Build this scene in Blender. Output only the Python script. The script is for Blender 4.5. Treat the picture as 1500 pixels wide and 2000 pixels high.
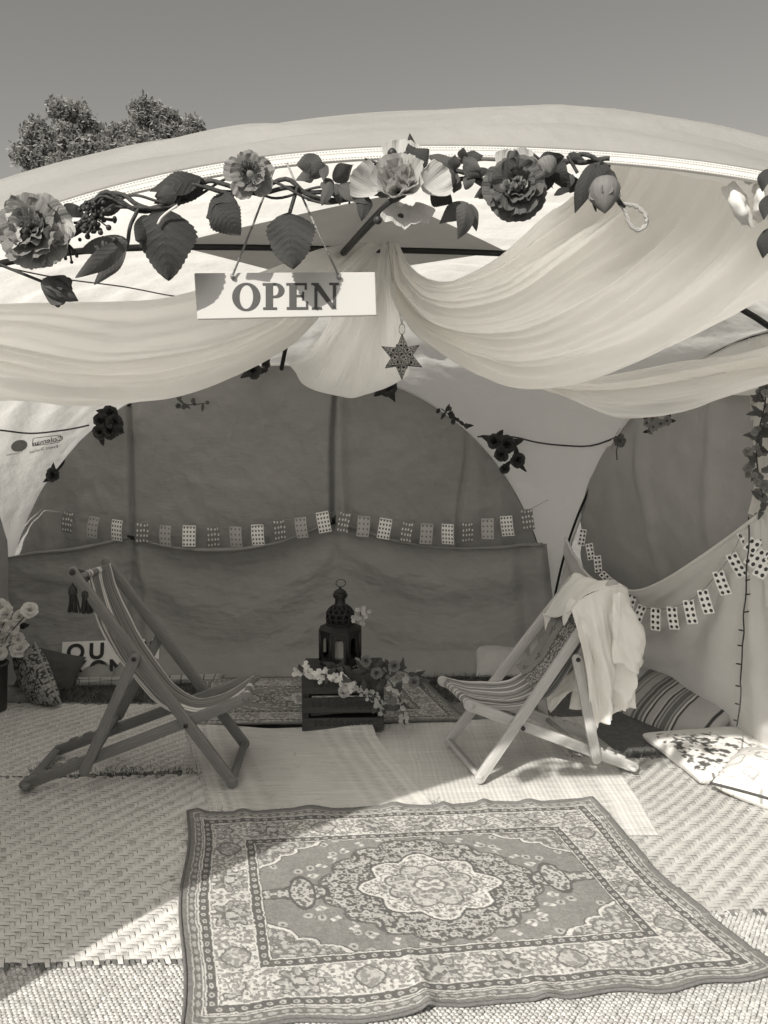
import bpy, math, random
import numpy as np
from mathutils import Vector, Matrix
random.seed(7); rng = np.random.default_rng(7)
R = math.radians
for _o in list(bpy.data.objects): bpy.data.objects.remove(_o)
SC = bpy.context.scene; COL = SC.collection

# ---------------------------------------------------------------- camera
F = 1500.0; PITCH = math.atan(150 / 1500.0); EYE = 1.5
cam = bpy.data.cameras.new('camera'); cam.sensor_fit = 'HORIZONTAL'; cam.sensor_width = 36; cam.lens = 36
cam.clip_start = 0.05; cam.clip_end = 2000
co = bpy.data.objects.new('camera', cam); COL.objects.link(co)
co.location = (0, 0, EYE); co.rotation_euler = (math.pi / 2 - PITCH, 0, 0); SC.camera = co
# ---------------------------------------------------------------- light
SUNDIR = Vector((0.635, 1.22, -1.0))
WARM = (1.0, 0.955, 0.875)
world = bpy.data.worlds.new('World'); SC.world = world; world.use_nodes = True
_n = world.node_tree.nodes; _l = world.node_tree.links; _n.clear()
_sky = _n.new('ShaderNodeTexSky'); _sky.sky_type = 'NISHITA'; _sky.sun_disc = False; _sky.dust_density = 2.2
_s = -SUNDIR.normalized()
_sky.sun_elevation = math.asin(_s.z); _sky.sun_rotation = math.atan2(_s.x, _s.y)
_bw = _n.new('ShaderNodeRGBToBW'); _l.new(_sky.outputs[0], _bw.inputs[0])
_vm = _n.new('ShaderNodeVectorMath'); _vm.operation = 'SCALE'; _vm.inputs[0].default_value = (1.0, 0.965, 0.905)
_l.new(_bw.outputs[0], _vm.inputs['Scale'])
_bg = _n.new('ShaderNodeBackground'); _bg.inputs[1].default_value = 0.0535; _l.new(_vm.outputs[0], _bg.inputs[0])
_wo = _n.new('ShaderNodeOutputWorld'); _l.new(_bg.outputs[0], _wo.inputs[0])
sun = bpy.data.lights.new('sun', 'SUN'); sun.energy = 2.12; sun.angle = R(0.6); sun.color = WARM
so = bpy.data.objects.new('sun', sun); COL.objects.link(so); so.location = (-6, -12, 10)
so.rotation_euler = SUNDIR.to_track_quat('-Z', 'Y').to_euler()
vs = SC.view_settings; vs.view_transform = 'Standard'; vs.look = 'None'; vs.exposure = 1.32; vs.gamma = 1.0; vs.use_curve_mapping = False
SC.cycles.max_bounces = 14; SC.cycles.diffuse_bounces = 10; SC.cycles.transmission_bounces = 6; SC.cycles.transparent_max_bounces = 8

# ---------------------------------------------------------------- pixel (1500x2000) -> place
CP, SP = math.cos(PITCH), math.sin(PITCH)
def ray(x, y):
    u = (x - 750) / F; v = (1000 - y) / F
    return Vector((u, CP + v * SP, -SP + v * CP))
def at(x, y, Y):
    r = ray(x, y); return Vector((r.x * Y / r.y, Y, EYE + r.z * Y / r.y))
def gr(x, y, z=0.0):
    r = ray(x, y); k = (z - EYE) / r.z
    return Vector((r.x * k, r.y * k, z))
def onplane(x, y, a, b, off=0.0):
    """vertical plane through ground points a, b, moved by off towards +Y"""
    r = ray(x, y); dx, dy = b[0] - a[0], b[1] - a[1]; L = math.hypot(dx, dy)
    n = (-dy / L, dx / L)
    if n[1] < 0: n = (-n[0], -n[1])
    k = (n[0] * a[0] + n[1] * a[1] + off) / (n[0] * r.x + n[1] * r.y)
    return Vector((r.x * k, r.y * k, EYE + r.z * k))

# ---------------------------------------------------------------- noise in numpy
def _hash(ix, iy, s=0):
    h = (ix.astype(np.int64) * 374761393 + iy.astype(np.int64) * 668265263 + s * 974634777) & 0x7fffffff
    h = ((h ^ (h >> 13)) * 1274126177) & 0x7fffffff
    return ((h ^ (h >> 16)) & 0xffff) / 65535.0
def vnoise(x, y, s=0):
    x = np.asarray(x, float); y = np.asarray(y, float)
    ix = np.floor(x); iy = np.floor(y); fx = x - ix; fy = y - iy
    fx = fx * fx * (3 - 2 * fx); fy = fy * fy * (3 - 2 * fy)
    a = _hash(ix, iy, s); b = _hash(ix + 1, iy, s); c = _hash(ix, iy + 1, s); d = _hash(ix + 1, iy + 1, s)
    return (a * (1 - fx) + b * fx) * (1 - fy) + (c * (1 - fx) + d * fx) * fy
def fbm(x, y, s=0, o=3):
    t = 0; a = 0.5
    for k in range(o):
        t = t + a * vnoise(x * 2 ** k, y * 2 ** k, s + k * 17); a *= 0.5
    return t / (1 - 0.5 ** o)
def worley(x, y, s=0, jit=0.8):
    x = np.asarray(x, float); y = np.asarray(y, float)
    ix = np.floor(x); iy = np.floor(y); best = np.full(x.shape, 9.0); bid = np.zeros(x.shape)
    for i in (-1, 0, 1):
        for j in (-1, 0, 1):
            cx = ix + i; cy = iy + j
            px = cx + 0.5 + jit * (_hash(cx, cy, s) - 0.5); py = cy + 0.5 + jit * (_hash(cx, cy, s + 5) - 0.5)
            d = np.hypot(x - px, y - py); m = d < best
            best = np.where(m, d, best); bid = np.where(m, _hash(cx, cy, s + 9), bid)
    return best, bid

# ---------------------------------------------------------------- materials
MATS = {}
def grey(v): return (v, v * 0.988, v * 0.96, 1)
def mat(name, v=0.3, rough=0.8, var=0.15, scale=8.0, bump=0.0, bscale=40.0, trans=0.0, coord='Object', stretch=(1, 1, 1),
        attr=False, metal=0.0, island=0.0, stripes=None, dots=None, spec=0.3, var2=0.0, bdist=0.01, wave=None, sss=0.0, gain=1.0):
    if name in MATS: return MATS[name]
    m = bpy.data.materials.new(name); m.use_nodes = True; nt = m.node_tree; N = nt.nodes; L = nt.links; N.clear()
    out = N.new('ShaderNodeOutputMaterial'); p = N.new('ShaderNodeBsdfPrincipled')
    p.inputs['Roughness'].default_value = rough; p.inputs['Metallic'].default_value = metal
    p.inputs['Specular IOR Level'].default_value = spec
    tc = N.new('ShaderNodeTexCoord'); mp = N.new('ShaderNodeMapping'); mp.inputs['Scale'].default_value = stretch
    L.new(tc.outputs[coord], mp.inputs[0])
    def math_(op, a, b=None):
        q = N.new('ShaderNodeMath'); q.operation = op
        for k, s in enumerate((a, b)):
            if s is None: continue
            if isinstance(s, (int, float)): q.inputs[k].default_value = s
            else: L.new(s, q.inputs[k])
        return q.outputs[0]
    nz = N.new('ShaderNodeTexNoise'); nz.inputs['Scale'].default_value = scale; nz.inputs['Detail'].default_value = 5
    L.new(mp.outputs[0], nz.inputs['Vector'])
    f = math_('ADD', math_('MULTIPLY', math_('SUBTRACT', nz.outputs[0], 0.5), 2 * var), 1.0)
    if gain != 1.0: f = math_('MULTIPLY', f, gain)
    if var2:
        n2 = N.new('ShaderNodeTexNoise'); n2.inputs['Scale'].default_value = 1.7; n2.inputs['Detail'].default_value = 3
        L.new(tc.outputs['Object'], n2.inputs['Vector'])
        f = math_('MULTIPLY', f, math_('ADD', math_('MULTIPLY', math_('SUBTRACT', n2.outputs[0], 0.5), 2 * var2), 1.0))
    if island:
        ge = N.new('ShaderNodeNewGeometry')
        f = math_('MULTIPLY', f, math_('ADD', math_('MULTIPLY', math_('SUBTRACT', ge.outputs['Random Per Island'], 0.5), 2 * island), 1.0))
    base = None
    if attr:
        at_ = N.new('ShaderNodeAttribute'); at_.attribute_name = 'Col'; base = at_.outputs['Color']
    if stripes:
        sx = N.new('ShaderNodeSeparateXYZ'); L.new(tc.outputs['UV'], sx.inputs[0])
        cr = N.new('ShaderNodeValToRGB'); cr.color_ramp.interpolation = 'CONSTANT'
        els = cr.color_ramp.elements
        while len(els) < len(stripes): els.new(0.5)
        for e, (pos, val) in zip(els, stripes): e.position = pos; e.color = grey(val)
        L.new(sx.outputs[0], cr.inputs[0]); base = cr.outputs[0]
    if dots:                                   # (columns, rows, radius, dot value)
        mu = N.new('ShaderNodeMapping'); mu.inputs['Scale'].default_value = (dots[0], dots[1], 0.0); mu.inputs['Location'].default_value = (0.5, 0.5, 0)
        L.new(tc.outputs['UV'], mu.inputs[0])
        vo = N.new('ShaderNodeTexVoronoi'); vo.voronoi_dimensions = '2D'; vo.inputs['Scale'].default_value = 1; vo.inputs['Randomness'].default_value = dots[4] if len(dots) > 4 else 0.0
        L.new(mu.outputs[0], vo.inputs['Vector'])
        lt = math_('LESS_THAN', vo.outputs['Distance'], dots[2])
        mx = N.new('ShaderNodeMix'); mx.data_type = 'RGBA'; L.new(lt, mx.inputs[0])
        mx.inputs[6].default_value = grey(v); mx.inputs[7].default_value = grey(dots[3]); base = mx.outputs[2]
    vm = N.new('ShaderNodeVectorMath'); vm.operation = 'SCALE'
    if base is None: vm.inputs[0].default_value = grey(v)[:3]
    else: L.new(base, vm.inputs[0])
    L.new(f, vm.inputs['Scale']); L.new(vm.outputs[0], p.inputs['Base Color'])
    nrm = None
    if bump:
        bn = N.new('ShaderNodeTexNoise'); bn.inputs['Scale'].default_value = bscale; bn.inputs['Detail'].default_value = 4
        L.new(mp.outputs[0], bn.inputs['Vector'])
        bp = N.new('ShaderNodeBump'); bp.inputs['Strength'].default_value = bump; bp.inputs['Distance'].default_value = bdist
        L.new(bn.outputs[0], bp.inputs['Height']); nrm = bp.outputs[0]
    if wave:                                   # (scale along u, scale along v, strength)
        for ax, sc_ in ((0, wave[0]), (1, wave[1])):
            if not sc_: continue
            sx = N.new('ShaderNodeSeparateXYZ'); L.new(tc.outputs['UV'], sx.inputs[0])
            h = math_('SINE', math_('MULTIPLY', sx.outputs[ax], sc_ * 2 * math.pi))
            bp = N.new('ShaderNodeBump'); bp.inputs['Strength'].default_value = wave[2]; bp.inputs['Distance'].default_value = 0.004
            L.new(h, bp.inputs['Height'])
            if nrm is not None: L.new(nrm, bp.inputs['Normal'])
            nrm = bp.outputs[0]
    if nrm is not None: L.new(nrm, p.inputs['Normal'])
    sh = p.outputs[0]
    if trans:
        tr = N.new('ShaderNodeBsdfTranslucent'); L.new(vm.outputs[0], tr.inputs[0])
        if nrm is not None: L.new(nrm, tr.inputs['Normal'])
        ms = N.new('ShaderNodeMixShader'); ms.inputs[0].default_value = trans
        L.new(sh, ms.inputs[1]); L.new(tr.outputs[0], ms.inputs[2]); sh = ms.outputs[0]
    L.new(sh, out.inputs[0]); MATS[name] = m
    return m

# ---------------------------------------------------------------- objects
def wloc(o):
    v = Vector((0, 0, 0))
    while o is not None: v = v + o.location; o = o.parent
    return v
def tag(o, label=None, cat=None, group=None, kind=None):
    if label: o['label'] = label
    if cat: o['category'] = cat
    if group: o['group'] = group
    if kind: o['kind'] = kind
    return o
def thing(name, label, cat, base, group=None):
    o = bpy.data.objects.new(name, None); COL.objects.link(o); o.location = base; o.empty_display_size = 0.05
    return tag(o, label, cat, group)
class MB:
    def __init__(s): s.v = []; s.f = []; s.uv = []; s.col = []
    def add(s, vs, fs, uvs=None, col=None):
        b = len(s.v); s.v.extend([tuple(p) for p in vs]); s.f.extend([tuple(i + b for i in f) for f in fs])
        s.uv.extend(uvs if uvs is not None else [(0, 0)] * len(vs))
        s.col.extend(col if col is not None else [1.0] * len(vs)); return s
    def box(s, c, size, M=None):
        hx, hy, hz = [q / 2 for q in size]; vs = []
        for x in (-hx, hx):
            for y in (-hy, hy):
                for z in (-hz, hz):
                    p = Vector((x, y, z)); p = M @ p if M is not None else p
                    vs.append(Vector(c) + p)
        return s.add(vs, [(0, 1, 3, 2), (4, 6, 7, 5), (0, 4, 5, 1), (2, 3, 7, 6), (0, 2, 6, 4), (1, 5, 7, 3)], [((v_ - vs[0]).length, k % 2 * .1) for k, v_ in enumerate(vs)])
    def tube(s, pts, r, n=8, cap=True, uvl=1.0):
        pts = [Vector(p) for p in pts]; m = len(pts); rr = r if isinstance(r, (list, tuple)) else [r] * m
        vs = []; uv = []; ref = None; acc = 0
        for i, p in enumerate(pts):
            d = (pts[min(i + 1, m - 1)] - pts[max(i - 1, 0)])
            d = d.normalized() if d.length > 1e-9 else Vector((0, 0, 1))
            if ref is None: ref = Vector((0, 0, 1)) if abs(d.z) < .9 else Vector((1, 0, 0))
            a = d.cross(ref).normalized(); b = d.cross(a).normalized(); ref = -b if False else ref
            if i: acc += (p - pts[i - 1]).length
            for k in range(n):
                t = 2 * math.pi * k / n
                vs.append(p + (a * math.cos(t) + b * math.sin(t)) * rr[i]); uv.append((acc * uvl, k / n))
        fs = [(i * n + k, i * n + (k + 1) % n, (i + 1) * n + (k + 1) % n, (i + 1) * n + k) for i in range(m - 1) for k in range(n)]
        if cap: fs += [tuple(range(n))[::-1], tuple(range((m - 1) * n, m * n))]
        return s.add(vs, fs, uv)
    def lathe(s, c, prof, n=24, rot=0.0, sx=1.0, sy=1.0):
        vs = []; c = Vector(c)
        for (r, z) in prof:
            for k in range(n):
                t = 2 * math.pi * k / n + rot; vs.append(c + Vector((r * sx * math.cos(t), r * sy * math.sin(t), z)))
        m = len(prof)
        fs = [(i * n + k, i * n + (k + 1) % n, (i + 1) * n + (k + 1) % n, (i + 1) * n + k) for i in range(m - 1) for k in range(n)]
        if prof[0][0] > 1e-5: fs.append(tuple(range(n))[::-1])
        if prof[-1][0] > 1e-5: fs.append(tuple(range((m - 1) * n, m * n)))
        return s.add(vs, fs)
    def grid(s, G, uv=None, col=None):
        """G: array (m, n, 3)"""
        m, n = G.shape[:2]
        vs = G.reshape(-1, 3).tolist(); i, j = np.meshgrid(np.arange(m - 1), np.arange(n - 1), indexing='ij')
        a = (i * n + j).ravel()
        fs = np.stack([a, a + n, a + n + 1, a + 1], 1).tolist()
        if uv is None:
            U, V = np.meshgrid(np.linspace(0, 1, m), np.linspace(0, 1, n), indexing='ij'); uv = np.stack([U, V], -1)
        return s.add(vs, fs, uv.reshape(-1, 2).tolist(), None if col is None else np.asarray(col).ravel().tolist())
    def stadium(s, p, q, w, t, nrm, n=8):
        """rounded-end board from p to q, width w in the plane, thickness t along nrm"""
        p = Vector(p); q = Vector(q); d = (q - p).normalized(); nrm = (Vector(nrm) - d * Vector(nrm).dot(d)).normalized(); e = nrm.cross(d)
        ring = []; L = (q - p).length
        for k in range(n + 1):
            a = math.pi / 2 + math.pi * k / n; ring.append((math.cos(a) * w / 2, math.sin(a) * w / 2))
        for k in range(n + 1):
            a = -math.pi / 2 + math.pi * k / n; ring.append((L + math.cos(a) * w / 2, math.sin(a) * w / 2))
        vs = []; uv = []
        for sgn, ins in ((-1, .0035), (-1, 0), (1, 0), (1, .0035)):
            tt = t / 2 * sgn if ins else (t / 2 - .0035) * sgn
            for (x, y) in ring:
                k = 1 - ins / (w / 2); xx = (L / 2 + (x - L / 2) * (1 - ins / (L / 2)))
                vs.append(p + d * xx + e * (y * k) + nrm * tt); uv.append((x, y + .11 * sgn))
        m = len(ring); fs = [tuple(range(m))[::-1], tuple(range(3 * m, 4 * m))]
        for a in range(3):
            fs += [(a * m + k, a * m + (k + 1) % m, (a + 1) * m + (k + 1) % m, (a + 1) * m + k) for k in range(m)]
        return s.add(vs, fs, uv)
    def build(s, name, mt, parent=None, smooth=True, origin=None, angle=None):
        off = wloc(parent) if parent is not None else (Vector(origin) if origin is not None else None)
        V = np.array(s.v, dtype=float)
        if off is None:
            off = Vector((float((V[:, 0].min() + V[:, 0].max()) / 2), float((V[:, 1].min() + V[:, 1].max()) / 2), float(V[:, 2].min())))
        if parent is not None and origin is not None: off = Vector(origin)
        V = V - np.array(off)
        me = bpy.data.meshes.new(name); me.from_pydata(V.tolist(), [], s.f); me.update()
        li = np.empty(len(me.loops), dtype=np.int32); me.loops.foreach_get('vertex_index', li)
        ul = me.uv_layers.new(name='UVMap'); ul.data.foreach_set('uv', np.array(s.uv, dtype=np.float32)[li].ravel())
        c = np.array(s.col, dtype=np.float32)
        if c.min() != 1.0 or c.max() != 1.0:
            ca = me.color_attributes.new('Col', 'FLOAT_COLOR', 'POINT')
            ca.data.foreach_set('color', np.stack([c, c * .985, c * .95, np.ones_like(c)], 1).ravel())
        if smooth: me.polygons.foreach_set('use_smooth', [True] * len(me.polygons))
        if mt is not None: me.materials.append(mt)
        o = bpy.data.objects.new(name, me); COL.objects.link(o)
        if parent is not None:
            o.parent = parent; o.location = (Vector(origin) - wloc(parent)) if origin is not None else (0, 0, 0)
        else: o.location = off
        if angle and smooth:
            try: me.set_sharp_from_angle(angle=R(angle))
            except Exception: pass
        return o
def inst(name, me, M, parent, mt=None):
    """another object on shared mesh data; M in world space"""
    o = bpy.data.objects.new(name, me); COL.objects.link(o)
    o.parent = parent
    T = Matrix.Translation(-wloc(parent)) @ M
    o.matrix_local = T
    return o
def crom(P, n):
    P = [Vector(p) for p in P]
    Q = [P[0] * 2 - P[1]] + P + [P[-1] * 2 - P[-2]]; out = []
    for k in range(n):
        t = k / (n - 1) * (len(P) - 1); i = min(int(t), len(P) - 2); f = t - i
        a, b, c, d = Q[i:i + 4]
        out.append(0.5 * ((2 * b) + (c - a) * f + (2 * a - 5 * b + 4 * c - d) * f * f + (3 * b - a - 3 * c + d) * f ** 3))
    return out
def loft(curves, nu, nv):
    S = [crom(c, nu) for c in curves]
    G = np.zeros((nu, nv, 3))
    for i in range(nu):
        G[i] = np.array([tuple(p) for p in crom([s[i] for s in S], nv)])
    return G
def gnormal(G):
    du = np.gradient(G, axis=0); dv = np.gradient(G, axis=1); n = np.cross(du, dv)
    return n / (np.linalg.norm(n, axis=2, keepdims=True) + 1e-12)
def text_mesh(body, size, extrude=0.001, bold=0.0, spacing=1.0):
    cu = bpy.data.curves.new('t', 'FONT'); cu.body = body; cu.size = size; cu.extrude = extrude; cu.offset = bold
    cu.align_x = 'CENTER'; cu.align_y = 'CENTER'; cu.space_character = spacing; cu.resolution_u = 6
    o = bpy.data.objects.new('t', cu); COL.objects.link(o)
    dg = bpy.context.evaluated_depsgraph_get(); dg.update()
    me = bpy.data.meshes.new_from_object(o.evaluated_get(dg))
    bpy.data.objects.remove(o); return me
def text_on(name, body, size, origin, right, up, mt, parent, bold=0.0, spacing=1.0, mirror=False, extrude=0.0008):
    me = text_mesh(body, size, extrude, bold, spacing); me.materials.clear(); me.materials.append(mt)
    r = Vector(right).normalized(); u = Vector(up); u = (u - r * u.dot(r)).normalized(); n = r.cross(u)
    M = Matrix((( r.x, u.x, n.x, origin[0]), (r.y, u.y, n.y, origin[1]), (r.z, u.z, n.z, origin[2]), (0, 0, 0, 1)))
    if mirror: M = M @ Matrix.Diagonal((-1, 1, 1, 1))
    me.transform(M); me.transform(Matrix.Translation(-wloc(parent)))
    o = bpy.data.objects.new(name, me); COL.objects.link(o); o.parent = parent; return o
# ================================================================ setting
g = MB()
_xs = np.concatenate([np.linspace(-600, -8, 12), np.linspace(-6, 6, 40), np.linspace(8, 600, 12)])
_ys = np.concatenate([np.linspace(-600, -6, 12), np.linspace(-4, 9, 44), np.linspace(11, 600, 12)])
X_, Y_ = np.meshgrid(_xs, _ys, indexing='ij')
near = np.exp(-((X_) ** 2 + (Y_ - 3) ** 2) / 30)
g.grid(np.stack([X_, Y_, (fbm(X_ * 3, Y_ * 3) - .5) * .012 * near - .008], -1))
tag(g.build('ground', mat('grass_ground', .30, .95, .5, 30, .8, 160, var2=.25, bdist=.03), origin=(0, 0, 0)), kind='structure')

# ================================================================ event shelter
FL = Vector((-1.52, 1.06)); FR = Vector((2.15, 1.45)); BR = Vector((1.12, 5.0)); BL = Vector((-2.42, 4.8))
HA = 1.942
NF, NB, NR, NL = 2.3, 2.2, 1.85, 2.3
def plan(u, v):
    u = np.asarray(u); v = np.asarray(v)
    a = ((1 - u) * (1 - v) / 4)[..., None] * np.array(FL) + ((1 + u) * (1 - v) / 4)[..., None] * np.array(FR) \
        + ((1 + u) * (1 + v) / 4)[..., None] * np.array(BR) + ((1 - u) * (1 + v) / 4)[..., None] * np.array(BL)
    return a
def arch(t, n): return HA * np.clip(1 - np.clip(np.abs(t), 0, 1) ** n, 0, 1) ** (1.0 / n)
def roofz(u, v):
    u = np.asarray(u, float); v = np.asarray(v, float)
    u = u + .045 * (1 - u * u) * np.clip(-v, 0, 1); q_ = 1.5; sq = np.abs(u) ** q_ + np.abs(v) ** q_; s = sq ** (1 / q_)
    a = 1 - np.abs(v); b = 1 - np.abs(u); w = a / (a + b + 1e-9)          # 0 on front/back side, 1 on left/right side
    n = (1 - w) * np.where(v < 0, NF, NB) + w * np.where(u > 0, NR, NL)
    zin = HA + 0.31 * (1 - np.clip(s, 0, 1) ** 4)
    t = np.clip(sq - 1, 0, 1) ** (1 / q_)
    zout = HA * np.clip(1 - t ** n, 0, 1) ** (1 / n)
    return np.where(s <= 1, zin, zout)
def roofp(u, v, dz=0.0):
    p = plan(np.array(u), np.array(v)); return Vector((p[0], p[1], float(roofz(u, v)) + dz))
tent = thing('event_shelter', 'white domed event shelter with arched openings and black poles', 'tent', (-.2, 3.05, 0))
canvas = mat('shelter_canvas', .95, .6, .03, 5, .35, 14, trans=.61, var2=.05, bdist=.02)
k = np.linspace(-1, 1, 150); uu = np.sin(k * math.pi / 2)
U, V = np.meshgrid(uu, uu, indexing='ij'); P2 = plan(U, V); Z = roofz(U, V)
s_ = np.abs(U) + np.abs(V)
edge = np.clip(np.minimum(1 - np.abs(U), 1 - np.abs(V)) * 12, 0, 1)
ang = np.arctan2(V, U)
fold = (np.sin(ang * 46 + 5 * fbm(U * 3, V * 3)) * .007 * np.clip(s_ - .35, 0, 1) + (fbm(U * 9, V * 9, 3) - .5) * .02 + (fbm(U * 3, V * 30, 8) - .5) * .014) * edge
Z = Z + fold * (Z > .05)
Gt = np.concatenate([P2, Z[..., None]], -1)
b = MB().grid(Gt); b.build('canopy', canvas, tent)
# stitched white binding along each arch
def arch_pt(side, t, dz=0, out=0.0):
    u, v = {'f': (t, -1), 'b': (t, 1), 'r': (1, t), 'l': (-1, t)}[side]
    p = roofp(u, v, dz); o = {'f': (0.107, -.99), 'b': (0, 1), 'r': (.96, .28), 'l': (-.97, -.22)}[side]
    return p + Vector((o[0] * out, o[1] * out, 0))
tape = mat('binding_tape', .74, .7, .06, 60, .1, 90, trans=.2, bdist=.002)
black_pole = mat('black_fibre_pole', .018, .45, .2, 20)
for sd in 'fbrl':
    ts = np.sin(np.linspace(-1, 1, 120) * math.pi / 2)
    A = np.array([tuple(arch_pt(sd, t, .004, .004)) for t in ts]); B = np.array([tuple(arch_pt(sd, t * .994, -.015, .005)) for t in ts])
    C = np.array([tuple(arch_pt(sd, t, .004, -.004)) for t in ts]); D = np.array([tuple(arch_pt(sd, t * .994, -.015, -.004)) for t in ts])
    MB().grid(np.stack([A, B, D, C], 1)).build('binding', tape, tent, angle=30)
b = MB()
for t in np.linspace(-.6, .75, 520):
    for dz_ in (-.002, -.0125):
        p = arch_pt('f', t, dz_, .0075); q = arch_pt('f', t + .0016, dz_, .0075); b.tube([p, q], .0007, 4)
b.build('stitching', mat('stitch_thread', .45, .9, .2, 90), tent)['kind'] = 'stuff'
for sd in 'brl':
    MB().tube([arch_pt(sd, t, -.02, -.03) for t in np.sin(np.linspace(-1, 1, 70) * math.pi / 2) * .97] , .008, 8).build('arch_pole', black_pole, tent)
MB().tube([roofp(t, 0.0, -.03) for t in np.linspace(-.98, .98, 50)], .013, 8).build('roof_pole', black_pole, tent)
MB().tube([roofp(0.0, t, -.055) for t in np.linspace(-.98, .98, 50)], .013, 8).build('roof_pole', black_pole, tent)
MB().lathe(roofp(0, 0, -.085), [(.0, 0), (.035, .004), (.04, .02), (.04, .05), (.03, .06)], 16).build('hub_joint', black_pole, tent)
# outer flysheet rising behind the front binding
ridge = [(-500, 560), (-200, 430), (0, 368), (130, 335), (350, 290), (500, 262), (750, 236), (950, 219), (1080, 209), (1200, 218), (1350, 240), (1500, 275), (1700, 335), (2000, 470)]
rx = np.array([p[0] for p in ridge]); ry = np.array([p[1] for p in ridge])
nf = 130; G = np.zeros((nf, 16, 3))
for i, t in enumerate(np.linspace(-.82, .86, nf)):
    e = arch_pt('f', t, .003, .006); bk = Vector((e.x * 1.20, e.y + .30, 0)); pxx = 750 + 1500 * bk.x / bk.y
    yy = np.interp(pxx, rx, ry); top = at(pxx, yy, bk.y)
    for j in range(16):
        f = j / 15
        z = e.z + (top.z - e.z) * (1 - (1 - f) ** 1.35) if f <= 1 else 0
        p = e.lerp(Vector((top.x, top.y, 0)), f); G[i, j] = (p.x, p.y, z)
U_, V_ = np.meshgrid(np.linspace(0, 1, nf), np.linspace(0, 1, 16), indexing='ij')
d = (fbm(U_ * 7 + V_ * 1.3, V_ * 6, 91) - .5) * .045 * np.sin(np.pi * V_) + .008 * np.sin(V_ * 14 + 7 * fbm(U_ * 5, V_ * 2, 95)) * np.sin(np.pi * V_)
G += gnormal(G) * d[..., None] * -1
def inv_plan(x, y):
    u = v = 0.0
    for _ in range(12):
        p = plan(np.array(u), np.array(v)); du = (plan(np.array(u + .01), np.array(v)) - p) / .01; dv = (plan(np.array(u), np.array(v + .01)) - p) / .01
        ex, ey = x - p[0], y - p[1]; D_ = du[0] * dv[1] - du[1] * dv[0]
        u += (ex * dv[1] - ey * dv[0]) / D_; v += (du[0] * ey - du[1] * ex) / D_
    return u, v
for i in range(0, nf):
    for j in range(2, 16):
        u_, v_ = inv_plan(G[i, j, 0], G[i, j, 1])
        if abs(u_) < 1 and abs(v_) < 1: G[i, j, 2] = max(G[i, j, 2], float(roofz(u_, v_)) + .016)
back = np.array([tuple(Vector(G[i, -1]) + Vector((0, .9, .02))) for i in range(nf)])
tl_ = np.array([[tuple(roofp(t, v, .03)) for v in (-.76, -.72)] for t in np.linspace(-.82, .86, nf)])
G = np.concatenate([G, G[:, -1:] + np.array([0, .05, .006]), tl_], 1)
MB().grid(G).build('flysheet', mat('flysheet_canvas', .50, .65, .08, 6, .4, 18, trans=.56, var2=.08, bdist=.015), tent)
# white valance closing the top of the right arch
G = np.zeros((90, 14, 3))
for i, t in enumerate(np.linspace(-.62, .62, 90)):
    p = arch_pt('r', t, -.01, -.035); zb_ = min(p.z - .02, 1.66 + .03 * math.sin(t * 5))
    for j in range(14):
        q = j / 13; w_ = .012 * math.sin(t * 60 + q * 2) * q; G[i, j] = (p.x - .05 * q - w_, p.y - .02 * q, p.z + (zb_ - p.z) * q)
MB().grid(G).build('side_valance', canvas, tent)
# dark reinforcement panel under the crown
pu = np.linspace(-1, 1, 40); A_, B_ = np.meshgrid(pu, pu, indexing='ij'); Up = (A_ + B_) / 2 * .36; Vp = (A_ - B_) / 2 * .36
Zp = roofz(Up, Vp) - .022
MB().grid(np.concatenate([plan(Up, Vp), Zp[..., None]], -1)).build('crown_panel', mat('dark_panel', .36, .8, .08, 12, .2, 30, trans=.3), tent)
# printed mark on the corner panel, seen from its back
ink = mat('grey_ink', .16, .8, .1, 30)
cA, cB = (-1.9, 4.86), (-2.42, 4.3)
def logo_pt(x, y): return onplane(x, y, (-2.42, 4.30), (-1.62, 4.86), -.03)
from mathutils.bvhtree import BVHTree
_n = Gt.shape[1]; _vs = [tuple(p) for p in Gt.reshape(-1, 3)]
_fs = [(i * _n + j, (i + 1) * _n + j, (i + 1) * _n + j + 1, i * _n + j + 1) for i in range(Gt.shape[0] - 1) for j in range(_n - 1)]
ROOF = BVHTree.FromPolygons(_vs, _fs)
def roofhit(x, y, lift=.004):
    r = ray(x, y); h = ROOF.ray_cast(Vector((0, 0, EYE)), r.normalized())
    if h[0] is None: h = ROOF.find_nearest(at(x, y, 4.2))
    p, n = h[0], h[1]
    if n.dot(r) > 0: n = -n
    return p + n * lift, n
def on_roof(o):
    """press a decal mesh (world coordinates minus parent) onto the canvas"""
    w = wloc(o.parent)
    for v in o.data.vertices:
        p = v.co + w; h = ROOF.find_nearest(p)
        n = h[1] if h[1].dot(Vector((0, 0, EYE)) - h[0]) > 0 else -h[1]
        v.co = h[0] + n * .004 - w
lp, ln = roofhit(92, 860)
lr = (roofhit(118, 853)[0] - roofhit(66, 863)[0]).normalized()
lu = ln.cross(lr)
pxm = (roofhit(118, 853)[0] - roofhit(66, 863)[0]).length / 53
on_roof(text_on('brand_lettering', 'Coleman', 17 * pxm, lp, lr, lu, ink, tent, bold=.0008, mirror=True))
on_roof(text_on('name_lettering', 'Event Shelter', 11 * pxm, roofhit(84, 876)[0], lr, lu, ink, tent, mirror=True))
on_roof(text_on('name_lettering', 'Treatment', 7.5 * pxm, roofhit(28, 885)[0], lr, lu, ink, tent, mirror=True))
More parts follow.
